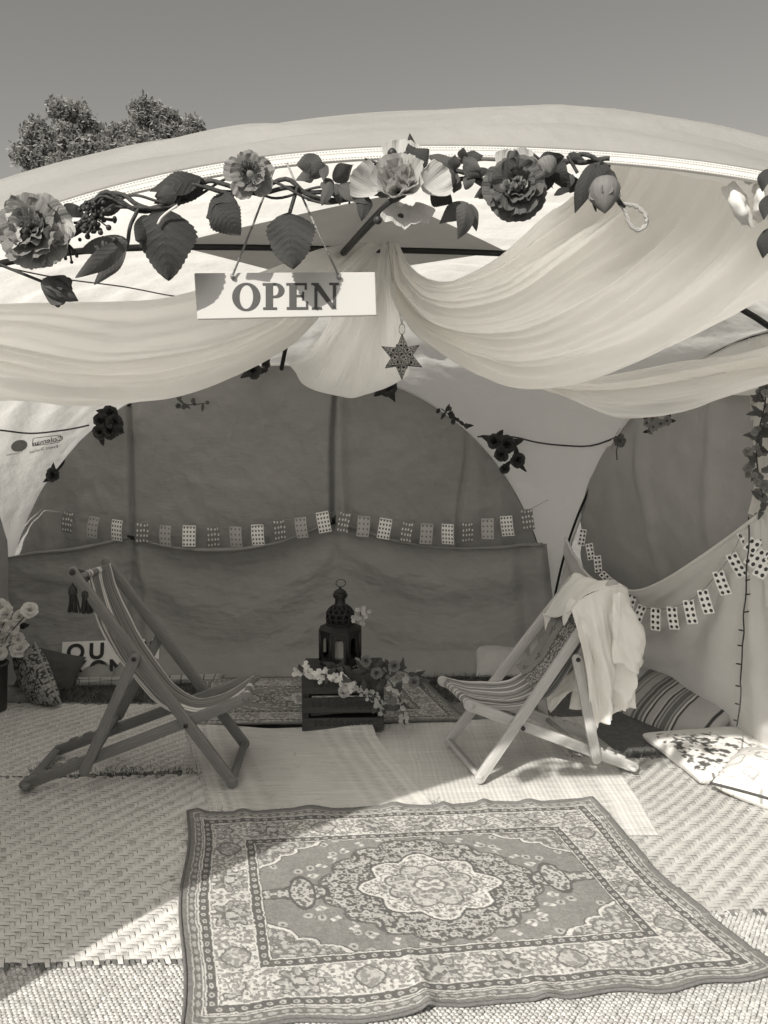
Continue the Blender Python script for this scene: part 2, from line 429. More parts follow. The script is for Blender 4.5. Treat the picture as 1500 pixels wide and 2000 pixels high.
def strip_roof(pts, w, name, mt, closed=True):
    """flat printed line through pixel points, on the canvas"""
    q = [roofhit(*p)[0] for p in pts]; m = len(q); b = MB(); vs = []
    for i in range(m):
        d = (q[(i + 1) % m] - q[i - 1]).normalized(); n = d.cross(ln).normalized()
        vs += [q[i] + n * w / 2, q[i] - n * w / 2]
    fs = [(2 * i, 2 * i + 1, (2 * i + 3) % (2 * m), (2 * i + 2) % (2 * m)) for i in range(m if closed else m - 1)]
    b.add(vs, fs).build(name, mt, tent)
strip_roof([(64, 857), (66, 855), (91, 852), (116, 849), (118, 850), (116, 861), (114, 863), (90, 867), (66, 870), (63, 869), (63, 865)], 1.6 * pxm, 'brand_frame', ink)
strip_roof([(65, 868), (90, 864.5), (115, 860.5)], 1.2 * pxm, 'brand_frame', ink, False)
_c = [roofhit(37 + 16 * math.cos(t), 870 + 11.5 * math.sin(t) - 4 * math.cos(t) * .6)[0] for t in np.linspace(0, 2 * math.pi, 28)[:-1]]
MB().add(_c, [tuple(range(27))]).build('round_badge', mat('grey_badge', .36, .8, .12, 40), tent)

# ================================================================ hanging cloths
dark = mat('charcoal_cotton', .30, .9, .10, 9, .35, 26, trans=.06, var2=.1, bdist=.012, stretch=(1, 1, 2.2))
dark2 = mat('grey_cotton', .37, .9, .10, 9, .35, 26, trans=.08, var2=.1, bdist=.012, stretch=(1, 1, 1))
pale = mat('pale_cotton', .80, .85, .06, 9, .3, 22, trans=.35, var2=.06, bdist=.01)
white = mat('white_voile', .95, .75, .03, 6, .18, 30, trans=.72, bdist=.008)
whiter = mat('white_voile_left', .95, .75, .03, 6, .25, 26, trans=.72, bdist=.01)
# --- dark back cloth filling the arch
def arch_fill(side, n_exp, t0, t1, ztop, zbot, off, disp, nu=170, nv=90):
    G = np.zeros((nu, nv, 3)); UV = np.zeros((nu, nv, 2))
    ts = np.linspace(t0, t1, nu)
    for i, t in enumerate(ts):
        top = max(min(float(arch(t, n_exp)) + ztop, 1.70 if side == 'r' else 9), zbot + .02); base = arch_pt(side, t); 
        zz = np.linspace(top, zbot, nv)
        G[i, :, 0] = base.x; G[i, :, 1] = base.y; G[i, :, 2] = zz
        UV[i, :, 0] = t; UV[i, :, 1] = zz
    return G, UV
G, UV = arch_fill('b', NB, -.985, .96, -.015, .04, 0, None, 420, 130)
cb = arch_pt('b', 0.0)
px = 750 + G[..., 0] / G[..., 1] * 1500
d = np.zeros(px.shape)
def crease(px, c, w): return np.exp(-((px - c) / w) ** 2)
for c, a, w in ((262, .04, 5), (280, -.025, 16), (655, .06, 4), (667, -.045, 9), (690, .025, 16), (903, .03, 5), (925, -.02, 20), (735, .012, 25), (980, -.02, 18), (120, .02, 16), (90, -.025, 12), (160, -.012, 20), (1010, .02, 14)):
    cc = c + 14 * (vnoise(G[..., 2] * 2.1, c * np.ones_like(px)) - .5)
    d += a * crease(px, cc, w) * (.55 + .6 * vnoise(G[..., 2] * 1.3, c + 7 + 0 * px))
d += .007 * (np.abs(fbm(px / 55 + G[..., 2] * 2, G[..., 2] * 4 - px / 160, 41) - .5) * 4 - 1) + .003 * (np.abs(fbm(px / 22 + G[..., 2] * 4, G[..., 2] * 9 - px / 70, 43) - .5) * 4 - 1)
d += (fbm(px / 70, G[..., 2] * 5 + px / 220, 4) - .5) * .03 + (fbm(px / 26, G[..., 2] * 16 + px / 60, 5) - .5) * .006
G[..., 1] += -.045 + d
top = thing('backdrop_cloth', 'dark grey cotton cloth filling the back arch above the swag', 'cloth', (cb.x, cb.y, 0))
MB().grid(G).build('sheet', dark, top)

# --- lower swagged cloth in front of it
tp = [(4, 1092), (75, 1078), (130, 1075), (200, 1062), (262, 1047), (285, 1056), (330, 1068), (400, 1073), (470, 1071), (540, 1060), (600, 1040), (650, 1017), (690, 1030), (760, 1055), (840, 1069), (920, 1072), (1000, 1068), (1066, 1060)]
nu, nv = 360, 150
tx = np.linspace(4, 1066, nu); ty = np.interp(tx, [p[0] for p in tp], [p[1] for p in tp])
ty = np.convolve(np.pad(ty, 6, 'edge'), np.ones(13) / 13, 'valid')
G = np.zeros((nu, nv, 3))
def ywall(X): return 4.80 + (X + 2.42) / (1.12 + 2.42) * .2
for i in range(nu):
    r = ray(tx[i], ty[i]); Yw = 4.78
    for _ in range(4): Yw = ywall(r.x * Yw / r.y) - .11
    p = at(tx[i], ty[i], Yw)
    G[i, :, 0] = p.x; G[i, :, 1] = p.y; G[i, :, 2] = np.linspace(p.z, .012, nv)
Tx = np.repeat(tx[:, None], nv, 1); f = np.linspace(0, 1, nv)[None, :] * np.ones((nu, 1)); dz = G[:, :1, 2] - G[..., 2]
def swag(x0, x1, sag, fr, amp, ph=0):
    q = np.clip((Tx - x0) / (x1 - x0), 0, 1); par = 4 * q * (1 - q)
    e = dz - par * sag * np.clip(.15 + dz * 1.6, 0, 1) + .02 * (fbm(Tx / 60, dz * 4, 9) - .5)
    return amp * np.sin((e) * fr + ph) * np.sqrt(par) * np.exp(-dz * 2.6)
d = swag(268, 652, .26, 22, .050) + swag(655, 1064, .18, 24, .034, 1) + swag(60, 262, .05, 30, .012)
d += .035 * np.exp(-((Tx - 258 + dz * 40) / 11) ** 2) - .03 * np.exp(-((Tx - 274 - dz * 30) / 12) ** 2) + .022 * np.exp(-((Tx - 240 + dz * 100) / 16) ** 2)
d += .02 * np.exp(-((Tx - 652) / 10) ** 2) * np.exp(-dz * 3)
d += (fbm(Tx / 110, dz * 4 + Tx / 300, 2) - .5) * .022 + (fbm(Tx / 40, dz * 22, 6) - .5) * .012
d += -.05 * np.exp(-((Tx - 1050) / 18) ** 2) + .03 * np.exp(-((Tx - 1020) / 14) ** 2)
d += .006 * (np.abs(fbm(Tx / 60, dz * 7 - Tx / 200, 45) - .5) * 4 - 1) + .003 * (np.abs(fbm(Tx / 30 - dz * 3, dz * 12 + Tx / 90, 47) - .5) * 4 - 1)
d += -.16 * np.clip(f, 0, 1) ** 3 + (-.06) * np.clip(f * 6 - 5, 0, 1)
G[..., 1] += d; G[..., 0] += .10 * f * np.clip((Tx - 900) / 166, 0, 1) ** 2 - .06 * f * np.clip((150 - Tx) / 150, 0, 1)
lo = thing('swagged_cloth', 'dark grey cotton cloth swagged low along the back wall under the card bunting', 'cloth', (cb.x, 4.75, 0))
MB().grid(G).build('sheet', dark, lo)
hem = [Vector(G[i, 0]) + Vector((0, -.006, 0)) for i in range(0, nu, 4)]
MB().tube(hem, [.004 + .009 * abs(math.sin(i * .13)) for i in range(len(hem))], 8).build('rolled_hem', dark, lo)
for i_ in (87, 219):
    p = Vector(G[i_, 0]); b = MB()
    for q in range(5): b.tube([p + Vector((0, -.02, 0)), p + Vector((random.uniform(-.04, .04), -.03, random.uniform(-.02, .05)))], [.012, .004], 6)
    b.build('knot', black_pole, lo)

# --- cloth of the right arch, and the left arch (only its edge shows)
def side_cloth(side, nexp, t0, t1, mt, name, label, seed, ztop=-.03, inn=.05, zbot=.03):
    G, UV = arch_fill(side, nexp, t0, t1, ztop, zbot, 0, None, 150, 60)
    Lm = UV[..., 0] * 1.8; z = G[..., 2]
    d = np.zeros(Lm.shape)
    for c in np.random.default_rng(seed).uniform(-1.7, 1.7, 17): d += np.random.default_rng(int(c * 997) + 4000).uniform(-.035, .035) * np.exp(-((Lm - c - .05 * vnoise(z * 2, c + 0 * z)) / .05) ** 2) * (.4 + .8 * vnoise(z * 1.5, c + 3 + 0 * z))
    d += (fbm(Lm * 3, z * 3, seed) - .5) * .05 + (fbm(Lm * 9, z * 9, seed + 3) - .5) * .012
    o = {'r': np.array([-.96, -.28]), 'l': np.array([.97, .22])}[side]
    d = d - (np.clip(1.35 - z, 0, 2) ** 2 * .40 if side == 'r' else 0)
    G[..., 0] += o[0] * (inn + d); G[..., 1] += o[1] * (inn + d)
    c = arch_pt(side, 0)
    t = thing(name, label, 'cloth', (c.x, c.y, 0)); MB().grid(G).build('sheet', mt, t); return t
rc = side_cloth('r', NR, -.96, .955, dark2, 'side_cloth', 'mid grey cotton cloth hung across the arch beside the draped deck chair', 3, inn=.05, zbot=.48, ztop=.01)
lc = side_cloth('l', NL, -.96, .99, dark, 'side_cloth', 'dark cloth hung in the arch beside the white roses', 8)

# --- pale swag low on the right wall
RW = lambda x, y, off=0: onplane(x, y, BR, FR, off)
top_px = [(1106, 1050), (1125, 1092), (1150, 1122), (1190, 1143), (1240, 1150), (1290, 1135), (1350, 1100), (1410, 1060), (1474, 1012), (1510, 985), (1545, 960)]
bot_px = [(1095, 1280), (1125, 1288), (1160, 1298), (1200, 1312), (1240, 1328), (1290, 1355), (1350, 1393), (1410, 1428), (1460, 1460), (1495, 1482), (1535, 1508)]
c0 = [RW(x, y, -.20) for x, y in top_px]; c3 = [Vector((gr(x, y).x, gr(x, y).y, .012)) for x, y in bot_px]
c1 = [a.lerp(b_, .33) + Vector((-.02, .0, 0)) for a, b_ in zip(c0, c3)]; c2 = [a.lerp(b_, .72) + Vector((-.02, .0, 0)) for a, b_ in zip(c0, c3)]
G = loft([c0, c1, c2, c3], 130, 70)
S_, T_ = np.meshgrid(np.linspace(0, 1, 130), np.linspace(0, 1, 70), indexing='ij')
n = gnormal(G)
rad = np.arctan2(T_ * .9 + .05, (.80 - S_) + 1e-3)
d = .022 * np.sin(rad * 21 + 3 * fbm(S_ * 4, T_ * 3)) * np.clip(T_ * 3, 0, 1) * np.exp(-T_ * 1.1) * (S_ < 2)
q = np.clip((S_ - .12) / .68, 0, 1); par = 4 * q * (1 - q)
d += .018 * np.sin((T_ - .25 * par * np.clip(.1 + T_ * 2, 0, 1)) * 34) * par * np.exp(-T_ * 3.2)
d += (fbm(S_ * 9, T_ * 6, 12) - .5) * .03
G = G + n * d[..., None]
ps = thing('pale_swag_cloth', 'pale cotton cloth swagged from the corner post down to the floor cushions', 'cloth', (1.6, 4.2, 0))
MB().grid(G).build('sheet', pale, ps)
MB().tube([Vector(p) for p in G[::3, 0]], .008, 6).build('hem', pale, ps)
MB().tube([Vector(p) + Vector((-.02, -.03, .02)) for p in G[::3, -1]], .014, 6).build('weighted_hem', pale, ps)
# white net tail at the edge of the opening
net = thing('white_net_curtain', 'white gathered net curtain tied back where the pale swag is pinned', 'curtain', gr(1530, 1450))
cs = []
for (xt, xm, xb, yy, Yo) in ((1468, 1475, 1440, 1440, 3.35), (1485, 1482, 1455, 1448, 3.28), (1497, 1490, 1480, 1458, 3.22), (1512, 1500, 1510, 1468, 3.14), (1530, 1512, 1545, 1480, 3.05)):
    a = at(xt, 660, Yo); m1 = at(xm, 870, Yo - .02); m2 = at(xm + 3, 1015, Yo - .02); m3 = at((xm + xb) / 2 + 4, 1230, Yo + .05); e = gr(xb, yy); e.z = .01
    cs.append([a, m1, m2, m3, e])
G = loft(cs, 70, 60); n = gnormal(G); S_, T_ = np.meshgrid(np.linspace(0, 1, 70), np.linspace(0, 1, 60), indexing='ij')
G += n * (.02 * np.sin(T_ * 31 + 2 * fbm(S_ * 3, T_ * 3)))[..., None]
MB().grid(G).build('sheet', white, net)
q = at(1500, 1020, 3.18); MB().tube([q + Vector((.05 * math.cos(t), .03 * math.sin(t), .006 * math.sin(3 * t))) for t in np.linspace(0, 6.28, 18)], .007, 6).build('tie_band', white, net)
cs = [[at(1478, 930, 3.12), at(1470, 970, 3.1), at(1461, 1003, 3.1)], [at(1489, 925, 3.08), at(1483, 975, 3.06), at(1476, 1008, 3.05)], [at(1500, 930, 3.04), at(1500, 985, 3.02), at(1496, 1016, 3.0)]]
G = loft(cs, 14, 18); n = gnormal(G); G += n * (.008 * np.sin(np.linspace(0, 12, 18)))[None, :, None]
MB().grid(G).build('ruffle', white, net)

# ================================================================ white ceiling drapes
def drape(name, label, curves, nu, nv, folds, mt, noise=.02):
    G = loft(curves, nu, nv); n = gnormal(G)
    S_, T_ = np.meshgrid(np.linspace(0, 1, nu), np.linspace(0, 1, nv), indexing='ij')
    rdg = np.clip(1 - np.abs(fbm(S_ * 3.5, T_ * 24, 33, 2) - .5) * 5, 0, 1) ** 3; rd2 = np.clip(1 - np.abs(fbm(S_ * 7 + T_ * 3, T_ * 40, 35, 2) - .5) * 5, 0, 1) ** 3
    d = folds(S_, T_) + (fbm(S_ * 5, T_ * 5, 31) - .5) * noise + (.006 * rdg + .003 * rd2) * np.clip(S_ * 6, 0, 1) * np.clip((1 - S_) * 6, 0, 1)
    G = G + n * d[..., None]
    o = MB().grid(G).build(name, mt); tag(o, label, 'drape'); return o
H = 3.02
def C(pts): return [at(x, y, Y) for x, y, Y in pts]
drape('ceiling_drape', 'long white voile drape swagged from the crown over the left corner panel',
      [C([(-420, 600, 2.5), (-150, 590, 2.65), (100, 585, 2.85), (300, 585, 2.95), (450, 555, 3.0), (600, 505, 3.05), (722, 462, H)]),
       C([(-420, 640, 2.45), (-150, 655, 2.6), (0, 680, 2.75), (200, 712, 2.85), (400, 690, 2.95), (560, 620, 3.0), (728, 466, H)]),
       C([(-420, 690, 2.5), (-150, 720, 2.65), (0, 735, 2.8), (170, 758, 2.9), (370, 738, 3.0), (560, 650, 3.05), (734, 472, H)]),
       C([(-420, 720, 2.65), (-150, 762, 2.8), (0, 774, 2.95), (170, 791, 3.0), (320, 770, 3.1), (560, 662, 3.15), (742, 484, H + .03)])],
      220, 170, lambda S, T: (.028 * np.sin(T * 17 + 3 * S + 2.5 * fbm(S * 2, T * 2)) + .012 * np.sin(T * 41 + 5 * S) + .006 * np.sin(T * 95 + 9 * fbm(S * 3, T * 3, 5)) + .02 * (np.abs(fbm(S * 4, T * 14, 7) - .5) - .2)) * np.clip((1 - S) * 6, .1, 1), whiter)
drape('ceiling_drape', 'broad white voile drape fanned from the crown to the front arch',
      [C([(772, 456, H), (800, 520, 2.9), (860, 548, 2.75), (950, 515, 2.4), (1060, 440, 1.9), (1150, 375, 1.55), (1215, 288, 1.36)]),
       C([(768, 458, H), (790, 545, 2.9), (860, 590, 2.75), (980, 570, 2.4), (1120, 480, 1.95), (1225, 400, 1.6), (1290, 290, 1.39)]),
       C([(762, 460, H), (782, 570, 2.9), (860, 640, 2.75), (1000, 650, 2.45), (1160, 585, 2.05), (1320, 460, 1.68), (1430, 306, 1.44)]),
       C([(758, 462, H), (780, 580, 2.9), (870, 665, 2.75), (1020, 715, 2.5), (1210, 660, 2.2), (1400, 525, 1.86), (1545, 330, 1.52)]),
       C([(754, 466, H), (784, 590, 2.9), (890, 685, 2.75), (1040, 757, 2.58), (1240, 714, 2.38), (1430, 626, 2.12), (1640, 470, 1.72)])],
      220, 210, lambda S, T: (.026 * np.sin(T * 25 + 2.5 * fbm(S * 2.5, T * 3)) + .010 * np.sin(T * 60 + 4 * S) + .006 * np.sin(T * 120 + 8 * fbm(S * 3, T * 3, 5)) + .02 * (np.abs(fbm(S * 4, T * 14, 9) - .5) - .2)) * np.clip(S * 5, .15, 1) * (.35 + .65 * np.sin(np.pi * np.clip(S, 0, 1)) ** .5) * np.clip((1 - S) * 5, .05, 1) + .016 * np.clip(S * 3 - 2, 0, 1) * np.sin(T * 42) * np.clip((1 - S) * 6, 0, 1), white)
drape('ceiling_drape', 'short white voile tail bellying from the crown towards the back arch',
      [C([(726, 462, H), (690, 545, 3.35), (640, 640, 3.8), (600, 690, 4.25), (563, 712, 4.62)]),
       C([(734, 464, H), (705, 560, 3.35), (665, 660, 3.75), (630, 725, 4.15), (600, 752, 4.5)]),
       C([(742, 466, H), (722, 570, 3.3), (700, 670, 3.7), (675, 745, 4.05), (655, 774, 4.35)]),
       C([(750, 468, H), (748, 575, 3.3), (745, 670, 3.65), (735, 745, 4.05), (722, 771, 4.35)]),
       C([(757, 470, H), (775, 570, 3.3), (790, 660, 3.65), (798, 715, 4.1), (798, 734, 4.5)])],
      120, 130, lambda S, T: .03 * np.sin(T * 19 + 2 * S + 2 * fbm(S * 2, T * 2)) * np.clip(S * 4, .1, 1) * (1 - .8 * S ** 3), white)
drape('ceiling_drape', 'low white voile drape hanging across the top of the grey side cloth',
      [C([(1000, 712, 3.05), (1090, 738, 3.05), (1200, 735, 3.0), (1330, 712, 2.9), (1440, 700, 2.75), (1620, 660, 2.5), (1960, 560, 2.25)]),
       C([(1000, 722, 3.0), (1090, 755, 2.98), (1200, 762, 2.9), (1330, 745, 2.8), (1440, 725, 2.65), (1620, 690, 2.4), (1960, 575, 2.15)]),
       C([(1000, 735, 3.1), (1090, 765, 3.08), (1200, 806, 3.05), (1330, 797, 2.95), (1440, 762, 2.85), (1620, 705, 2.6), (1960, 580, 2.35)])],
      140, 110, lambda S, T: .02 * np.sin(T * 21 + 4 * S + 2 * fbm(S * 2, T * 2)), white, .015)
# knotted white rag tied on the binding
rag = thing('white_rag_bow', 'small white rag tied to the front binding beside the broad drape', 'rag', at(1450, 350, 1.37))
for pts in ([[(1408, 366, 1.33), (1420, 395, 1.31), (1440, 425, 1.31), (1463, 445, 1.32)], [(1425, 357, 1.31), (1440, 390, 1.29), (1455, 415, 1.29), (1467, 446, 1.32)], [(1440, 352, 1.33), (1458, 380, 1.32), (1464, 410, 1.32), (1470, 445, 1.33)]],
            [[(1470, 362, 1.33), (1472, 400, 1.32), (1476, 438, 1.33)], [(1480, 352, 1.30), (1488, 395, 1.29), (1488, 432, 1.31)], [(1488, 358, 1.33), (1497, 400, 1.33), (1497, 428, 1.34)]],
            [[(1440, 345, 1.36), (1452, 352, 1.33), (1470, 360, 1.35)], [(1462, 340, 1.35), (1470, 348, 1.31), (1482, 356, 1.34)], [(1485, 340, 1.36), (1488, 348, 1.33), (1490, 360, 1.35)]]):
    G = loft([C(c) for c in pts], 18, 16); n = gnormal(G); G += n * ((fbm(np.linspace(0, 3, 18)[:, None] + 0 * G[..., 0], np.linspace(0, 4, 16)[None, :] + 0 * G[..., 0], 77) - .5) * .02)[..., None]
    MB().grid(G).build('tail', tape, rag)
# cords inside the roof
cordm = mat('dark_cord', .06, .8, .2, 60)
for nm, lb, pts in (('guy_cord', 'thin dark cord looped above the mirrored logo', [(-60, 832), (0, 838), (60, 844), (120, 838), (150, 833), (172, 828)]),
                    ('guy_cord', 'thin dark cord running behind the small pinned poppy', [(935, 851), (1000, 851), (1050, 862), (1100, 868), (1160, 868), (1220, 863), (1262, 846)])):
    q = [roofhit(x, y, .012)[0] for x, y in pts]
    tag(MB().tube(crom(q, 24), .0055, 6).build(nm, cordm), lb, 'cord')
q = [roofhit(x, y, .01)[0] for x, y in ((-30, 505), (0, 515), (120, 540), (240, 556), (330, 573), (390, 580))]
tag(MB().tube(crom(q, 24), .0032, 6).build('guy_cord', cordm), 'thin cord sagging behind the OPEN board under the roof', 'cord')
# ================================================================ floor coverings
def quad_uv(c, U, V):
    a, b_, c_, d_ = [np.array((p[0], p[1])) for p in c]      # back-left, back-right, front-right, front-left
    return ((1 - U) * (1 - V))[..., None] * a + (U * (1 - V))[..., None] * b_ + (U * V)[..., None] * c_ + ((1 - U) * V)[..., None] * d_
def woven_mat(name, label, corners, z, cell, mt, under, seed, tone=.7):
    c = [gr(x, y) for x, y in corners]
    W = ((c[1] - c[0]).length + (c[2] - c[3]).length) / 2; L = ((c[3] - c[0]).length + (c[2] - c[1]).length) / 2
    nx = int(W / cell); ny = int(L / cell); r = np.random.default_rng(seed)
    t = thing(name, label, 'mat', Vector(((c[0].x + c[2].x) / 2, (c[0].y + c[2].y) / 2, 0)))
    def P(i, j, h):
        U = np.clip(np.array(i) / nx, 0, 1); V = np.array(j) / ny
        p = quad_uv(c, U, V)
        wob = (fbm(p[..., 0] * 4, p[..., 1] * 4, seed) - .5) * .006
        p = p + np.stack([(fbm(p[..., 0] * 3, p[..., 1] * 3, seed + 2) - .5) * .03, (fbm(p[..., 0] * 3, p[..., 1] * 3, seed + 4) - .5) * .03], -1)
        return np.concatenate([p, (z + wob + h)[..., None]], -1)
    vs = []; fs = []; cl = []
    for j in range(ny):
        for i in range(nx):
            m = (i + j) % 4
            for kind in (0, 1):
                if kind == 0 and m == 0: lx, ly = 2.0, 1.0
                elif kind == 1 and m == 2 and j % 1 == 0: lx, ly = 1.0, 2.0
                else: continue
                e = .06; ii = i; jj = j
                w = r.uniform(-.16, .16)
                if kind == 0: xs = np.array([-.12, .25, 1.75, 2.12]); A = [(ii + x, jj + e + w * .4) for x in xs]; B = [(ii + x, jj + 1 - e + w * .4) for x in xs]
                else: xs = np.array([-.12, .25, 1.75, 2.12]); A = [(ii + e + w * .4, jj + x) for x in xs]; B = [(ii + 1 - e + w * .4, jj + x) for x in xs]
                hs = np.array([.0004, .0024, .0024, .0004]) + r.uniform(0, .0011)
                bb = len(vs)
                for (p_, q_), h in zip(zip(A, B), hs): vs.append((p_[0], p_[1], h)); vs.append((q_[0], q_[1], h * .9))
                cl += [min(.92, (1.12 if kind == 0 else .90) * r.normal(1, .12))] * 8; fs += [(bb + 2 * q, bb + 2 * q + 1, bb + 2 * q + 3, bb + 2 * q + 2) for q in range(3)]
    vs = np.array(vs); Q = P(vs[:, 0], vs[:, 1], vs[:, 2])
    o = MB().add(Q.tolist(), fs, None, [c_ * tone for c_ in cl]).build('weave', mt, t); o['kind'] = 'stuff'
    U, V = np.meshgrid(np.linspace(0, nx, 30), np.linspace(0, ny, 30), indexing='ij')
    MB().grid(P(U, V, 0 * U - .0006)).build('backing', under, t)  # darker sheet under the splints, paints the shade in the weave gaps
    # frayed dark hem with loose splints at front and back edge
    b = MB()
    for jj in (0, ny):
        sgn = -1 if jj == 0 else 1
        for i in range(nx):
            if r.random() < .18: continue
            ln = r.uniform(.6, 2.0); e = r.uniform(-.1, .1)
            q = P(np.array([i + .1, i + .85, i + .85 + e, i + .1 + e]), np.array([jj, jj, jj + sgn * ln, jj + sgn * ln]) * 1.0, np.array([.002, .002, .0, .0]))
            b.add(q.tolist(), [(0, 1, 2, 3)])
    b.build('frayed_edge', under, t)['kind'] = 'stuff'
    return t
straw = mat('straw_splint', 1, .65, .18, 30, .3, 200, attr=True, spec=.35, var2=.12, stretch=(1, 1, 1))
straw2 = mat('pale_straw_splint', 1, .65, .15, 30, .3, 200, attr=True, spec=.35, var2=.08)
strawdark = mat('dark_splint_and_gap_shade', .24, .9, .4, 60, island=.5)
woven_mat('woven_mat', 'twill woven straw mat under the back legs of the dark deck chair', [(-170, 1374), (392, 1382), (398, 1508), (-230, 1530)], .010, .0175, straw, strawdark, 3)
woven_mat('woven_mat', 'large twill woven straw mat running beside the medallion rug into the shade', [(-330, 1536), (408, 1520), (560, 1890), (-420, 1885)], .018, .0175, straw, strawdark, 5)
woven_mat('woven_mat', 'pale twill woven straw mat in the sun beside the flat floral cushion', [(1050, 1490), (1395, 1484), (1720, 1775), (1110, 1800)], .012, .0165, straw2, strawdark, 9, .55)
# --- rush mats with faint checks
def sheet_mat(name, label, cat, corners, z, mt, nu=90, nv=90, lift=None, rip=.006, part='sheet', extra=None):
    c = [gr(x, y) for x, y in corners]
    U, V = np.meshgrid(np.linspace(0, 1, nu), np.linspace(0, 1, nv), indexing='ij')
    p = quad_uv(c, U, V); h = z + (fbm(p[..., 0] * 3, p[..., 1] * 3, 21) - .3) * rip
    p = p + np.stack([(vnoise(V * 9, 0 * V, 3) - .5) * .012, (vnoise(U * 9, 0 * V, 5) - .5) * .012], -1)
    if lift is not None: h = h + lift(U, V)
    t = thing(name, label, cat, Vector(((c[0].x + c[2].x) / 2, (c[0].y + c[2].y) / 2, 0)))
    MB().grid(np.concatenate([p, h[..., None]], -1), col=rush_col(U, V, 5) if mt is rushA else None).build(part, mt, t)
    return t, p, h
def rush_col(U, V, seed, a=1.0):
    """fine rushes across, groups of tinted warps making soft checks"""
    b = .5 * np.sin(U * 2 * math.pi * 11 + 1.5 * np.sin(U * 9)) * (np.abs(U - .5) > .2) + .5 * np.sin(U * 2 * math.pi * 24) * (np.abs(U - .5) > .36)
    chk = np.sign(np.sin(V * 2 * math.pi * 26)) * np.clip(b, 0, 1)
    fine = vnoise(U * 14, V * 330, seed) - .5; warp = np.abs(np.sin(U * math.pi * 95)) ** 8
    c = .58 * (1 - .13 * b * a - .09 * chk * a + .26 * fine - .10 * warp) * (.86 + .28 * fbm(U * 4, V * 4, seed + 3))
    return np.clip(c, .1, .8)
rushA = mat('rush_fibre', 1.0, .8, .06, 30, .2, 120, attr=True, wave=(95, 0, .25), bdist=.002)
rushB = rushA
sheet_mat('rush_mat', 'checked rush mat lying under the pale deck chair', 'mat', [(372, 1436), (1140, 1404), (1290, 1640), (330, 1640)], .017, rushB, 260, 420, rip=.005)
sheet_mat('rush_mat', 'checked rush mat with a curled corner in front of the crate', 'mat', [(364, 1428), (726, 1436), (884, 1632), (420, 1640)], .0235, rushA, 260, 420, rip=.006,
          lift=lambda U, V: .03 * np.exp(-((U - 1) / .25) ** 2 - (V / .12) ** 2) + .012 * np.exp(-(V / .05) ** 2) * (.5 + .5 * np.sin(U * 9)))
sheet_mat('dark_carpet', 'worn dark carpet between the pale deck chair and the striped pillow', 'carpet', [(1010, 1352), (1250, 1362), (1330, 1488), (985, 1486)], .008, mat('dark_carpet', .14, .95, .5, 40, .8, 220, var2=.3), rip=.008)
# --- coarse jute rug at the bottom edge: each stitch is a bump
jt = thing('jute_rug', 'coarse basket woven jute rug showing below the medallion rug', 'rug', (0.1, 1.75, 0))
juteM = mat('jute_yarn', .50, .85, .2, 40, .4, 300, island=.2)
def jute_z(x, y): return .010 + .012 * np.exp(-((x + .85) ** 2 + (y - 2.0) ** 2) / .02)
sx, sy = .0145, .0105; b = MB()
ring = [(math.cos(t), math.sin(t)) for t in np.linspace(0, 2 * math.pi, 7)[:-1]]
X0, X1, Y0, Y1 = -1.55, 1.75, 1.45, 2.30
xs = np.arange(X0, X1, sx); ys = np.arange(Y0, Y1, sy); vs = []; fs = []
for j, y in enumerate(ys):
    for i, x in enumerate(xs):
        xx = x + (sx / 2 if j % 2 else 0) + rng.uniform(-.0012, .0012); yy = y + .10 * x * 0 + rng.uniform(-.001, .001)
        if -.52 < xx < .95 and yy > 2.02 - .0 * xx: continue
        z0 = .006 + .010 * math.exp(-((xx + .85) ** 2 + (yy - 1.72) ** 2) / .02); h = .0068 + rng.uniform(-.001, .001); k0 = len(vs)
        tl = rng.uniform(.2, .45)
        for (a, c_) in ring: vs.append((xx + a * sx * .56, yy + c_ * sy * .62 + a * sx * tl * .4, z0))
        for (a, c_) in ring: vs.append((xx + a * sx * .36, yy + c_ * sy * .38 + a * sx * tl * .3, z0 + h * .78))
        vs.append((xx, yy, z0 + h))
        for q in range(6):
            fs.append((k0 + q, k0 + (q + 1) % 6, k0 + 6 + (q + 1) % 6, k0 + 6 + q)); fs.append((k0 + 6 + q, k0 + 6 + (q + 1) % 6, k0 + 12))
b.add(vs, fs); o = b.build('stitches', juteM, jt); o['kind'] = 'stuff'
U, V = np.meshgrid(np.linspace(X0, X1, 60), np.linspace(Y0, Y1, 30), indexing='ij')
MB().grid(np.stack([U, V, .006 + .010 * np.exp(-((U + .85) ** 2 + (V - 1.72) ** 2) / .02)], -1)).build('backing', mat('jute_dark', .12, .95, .3, 30), jt)

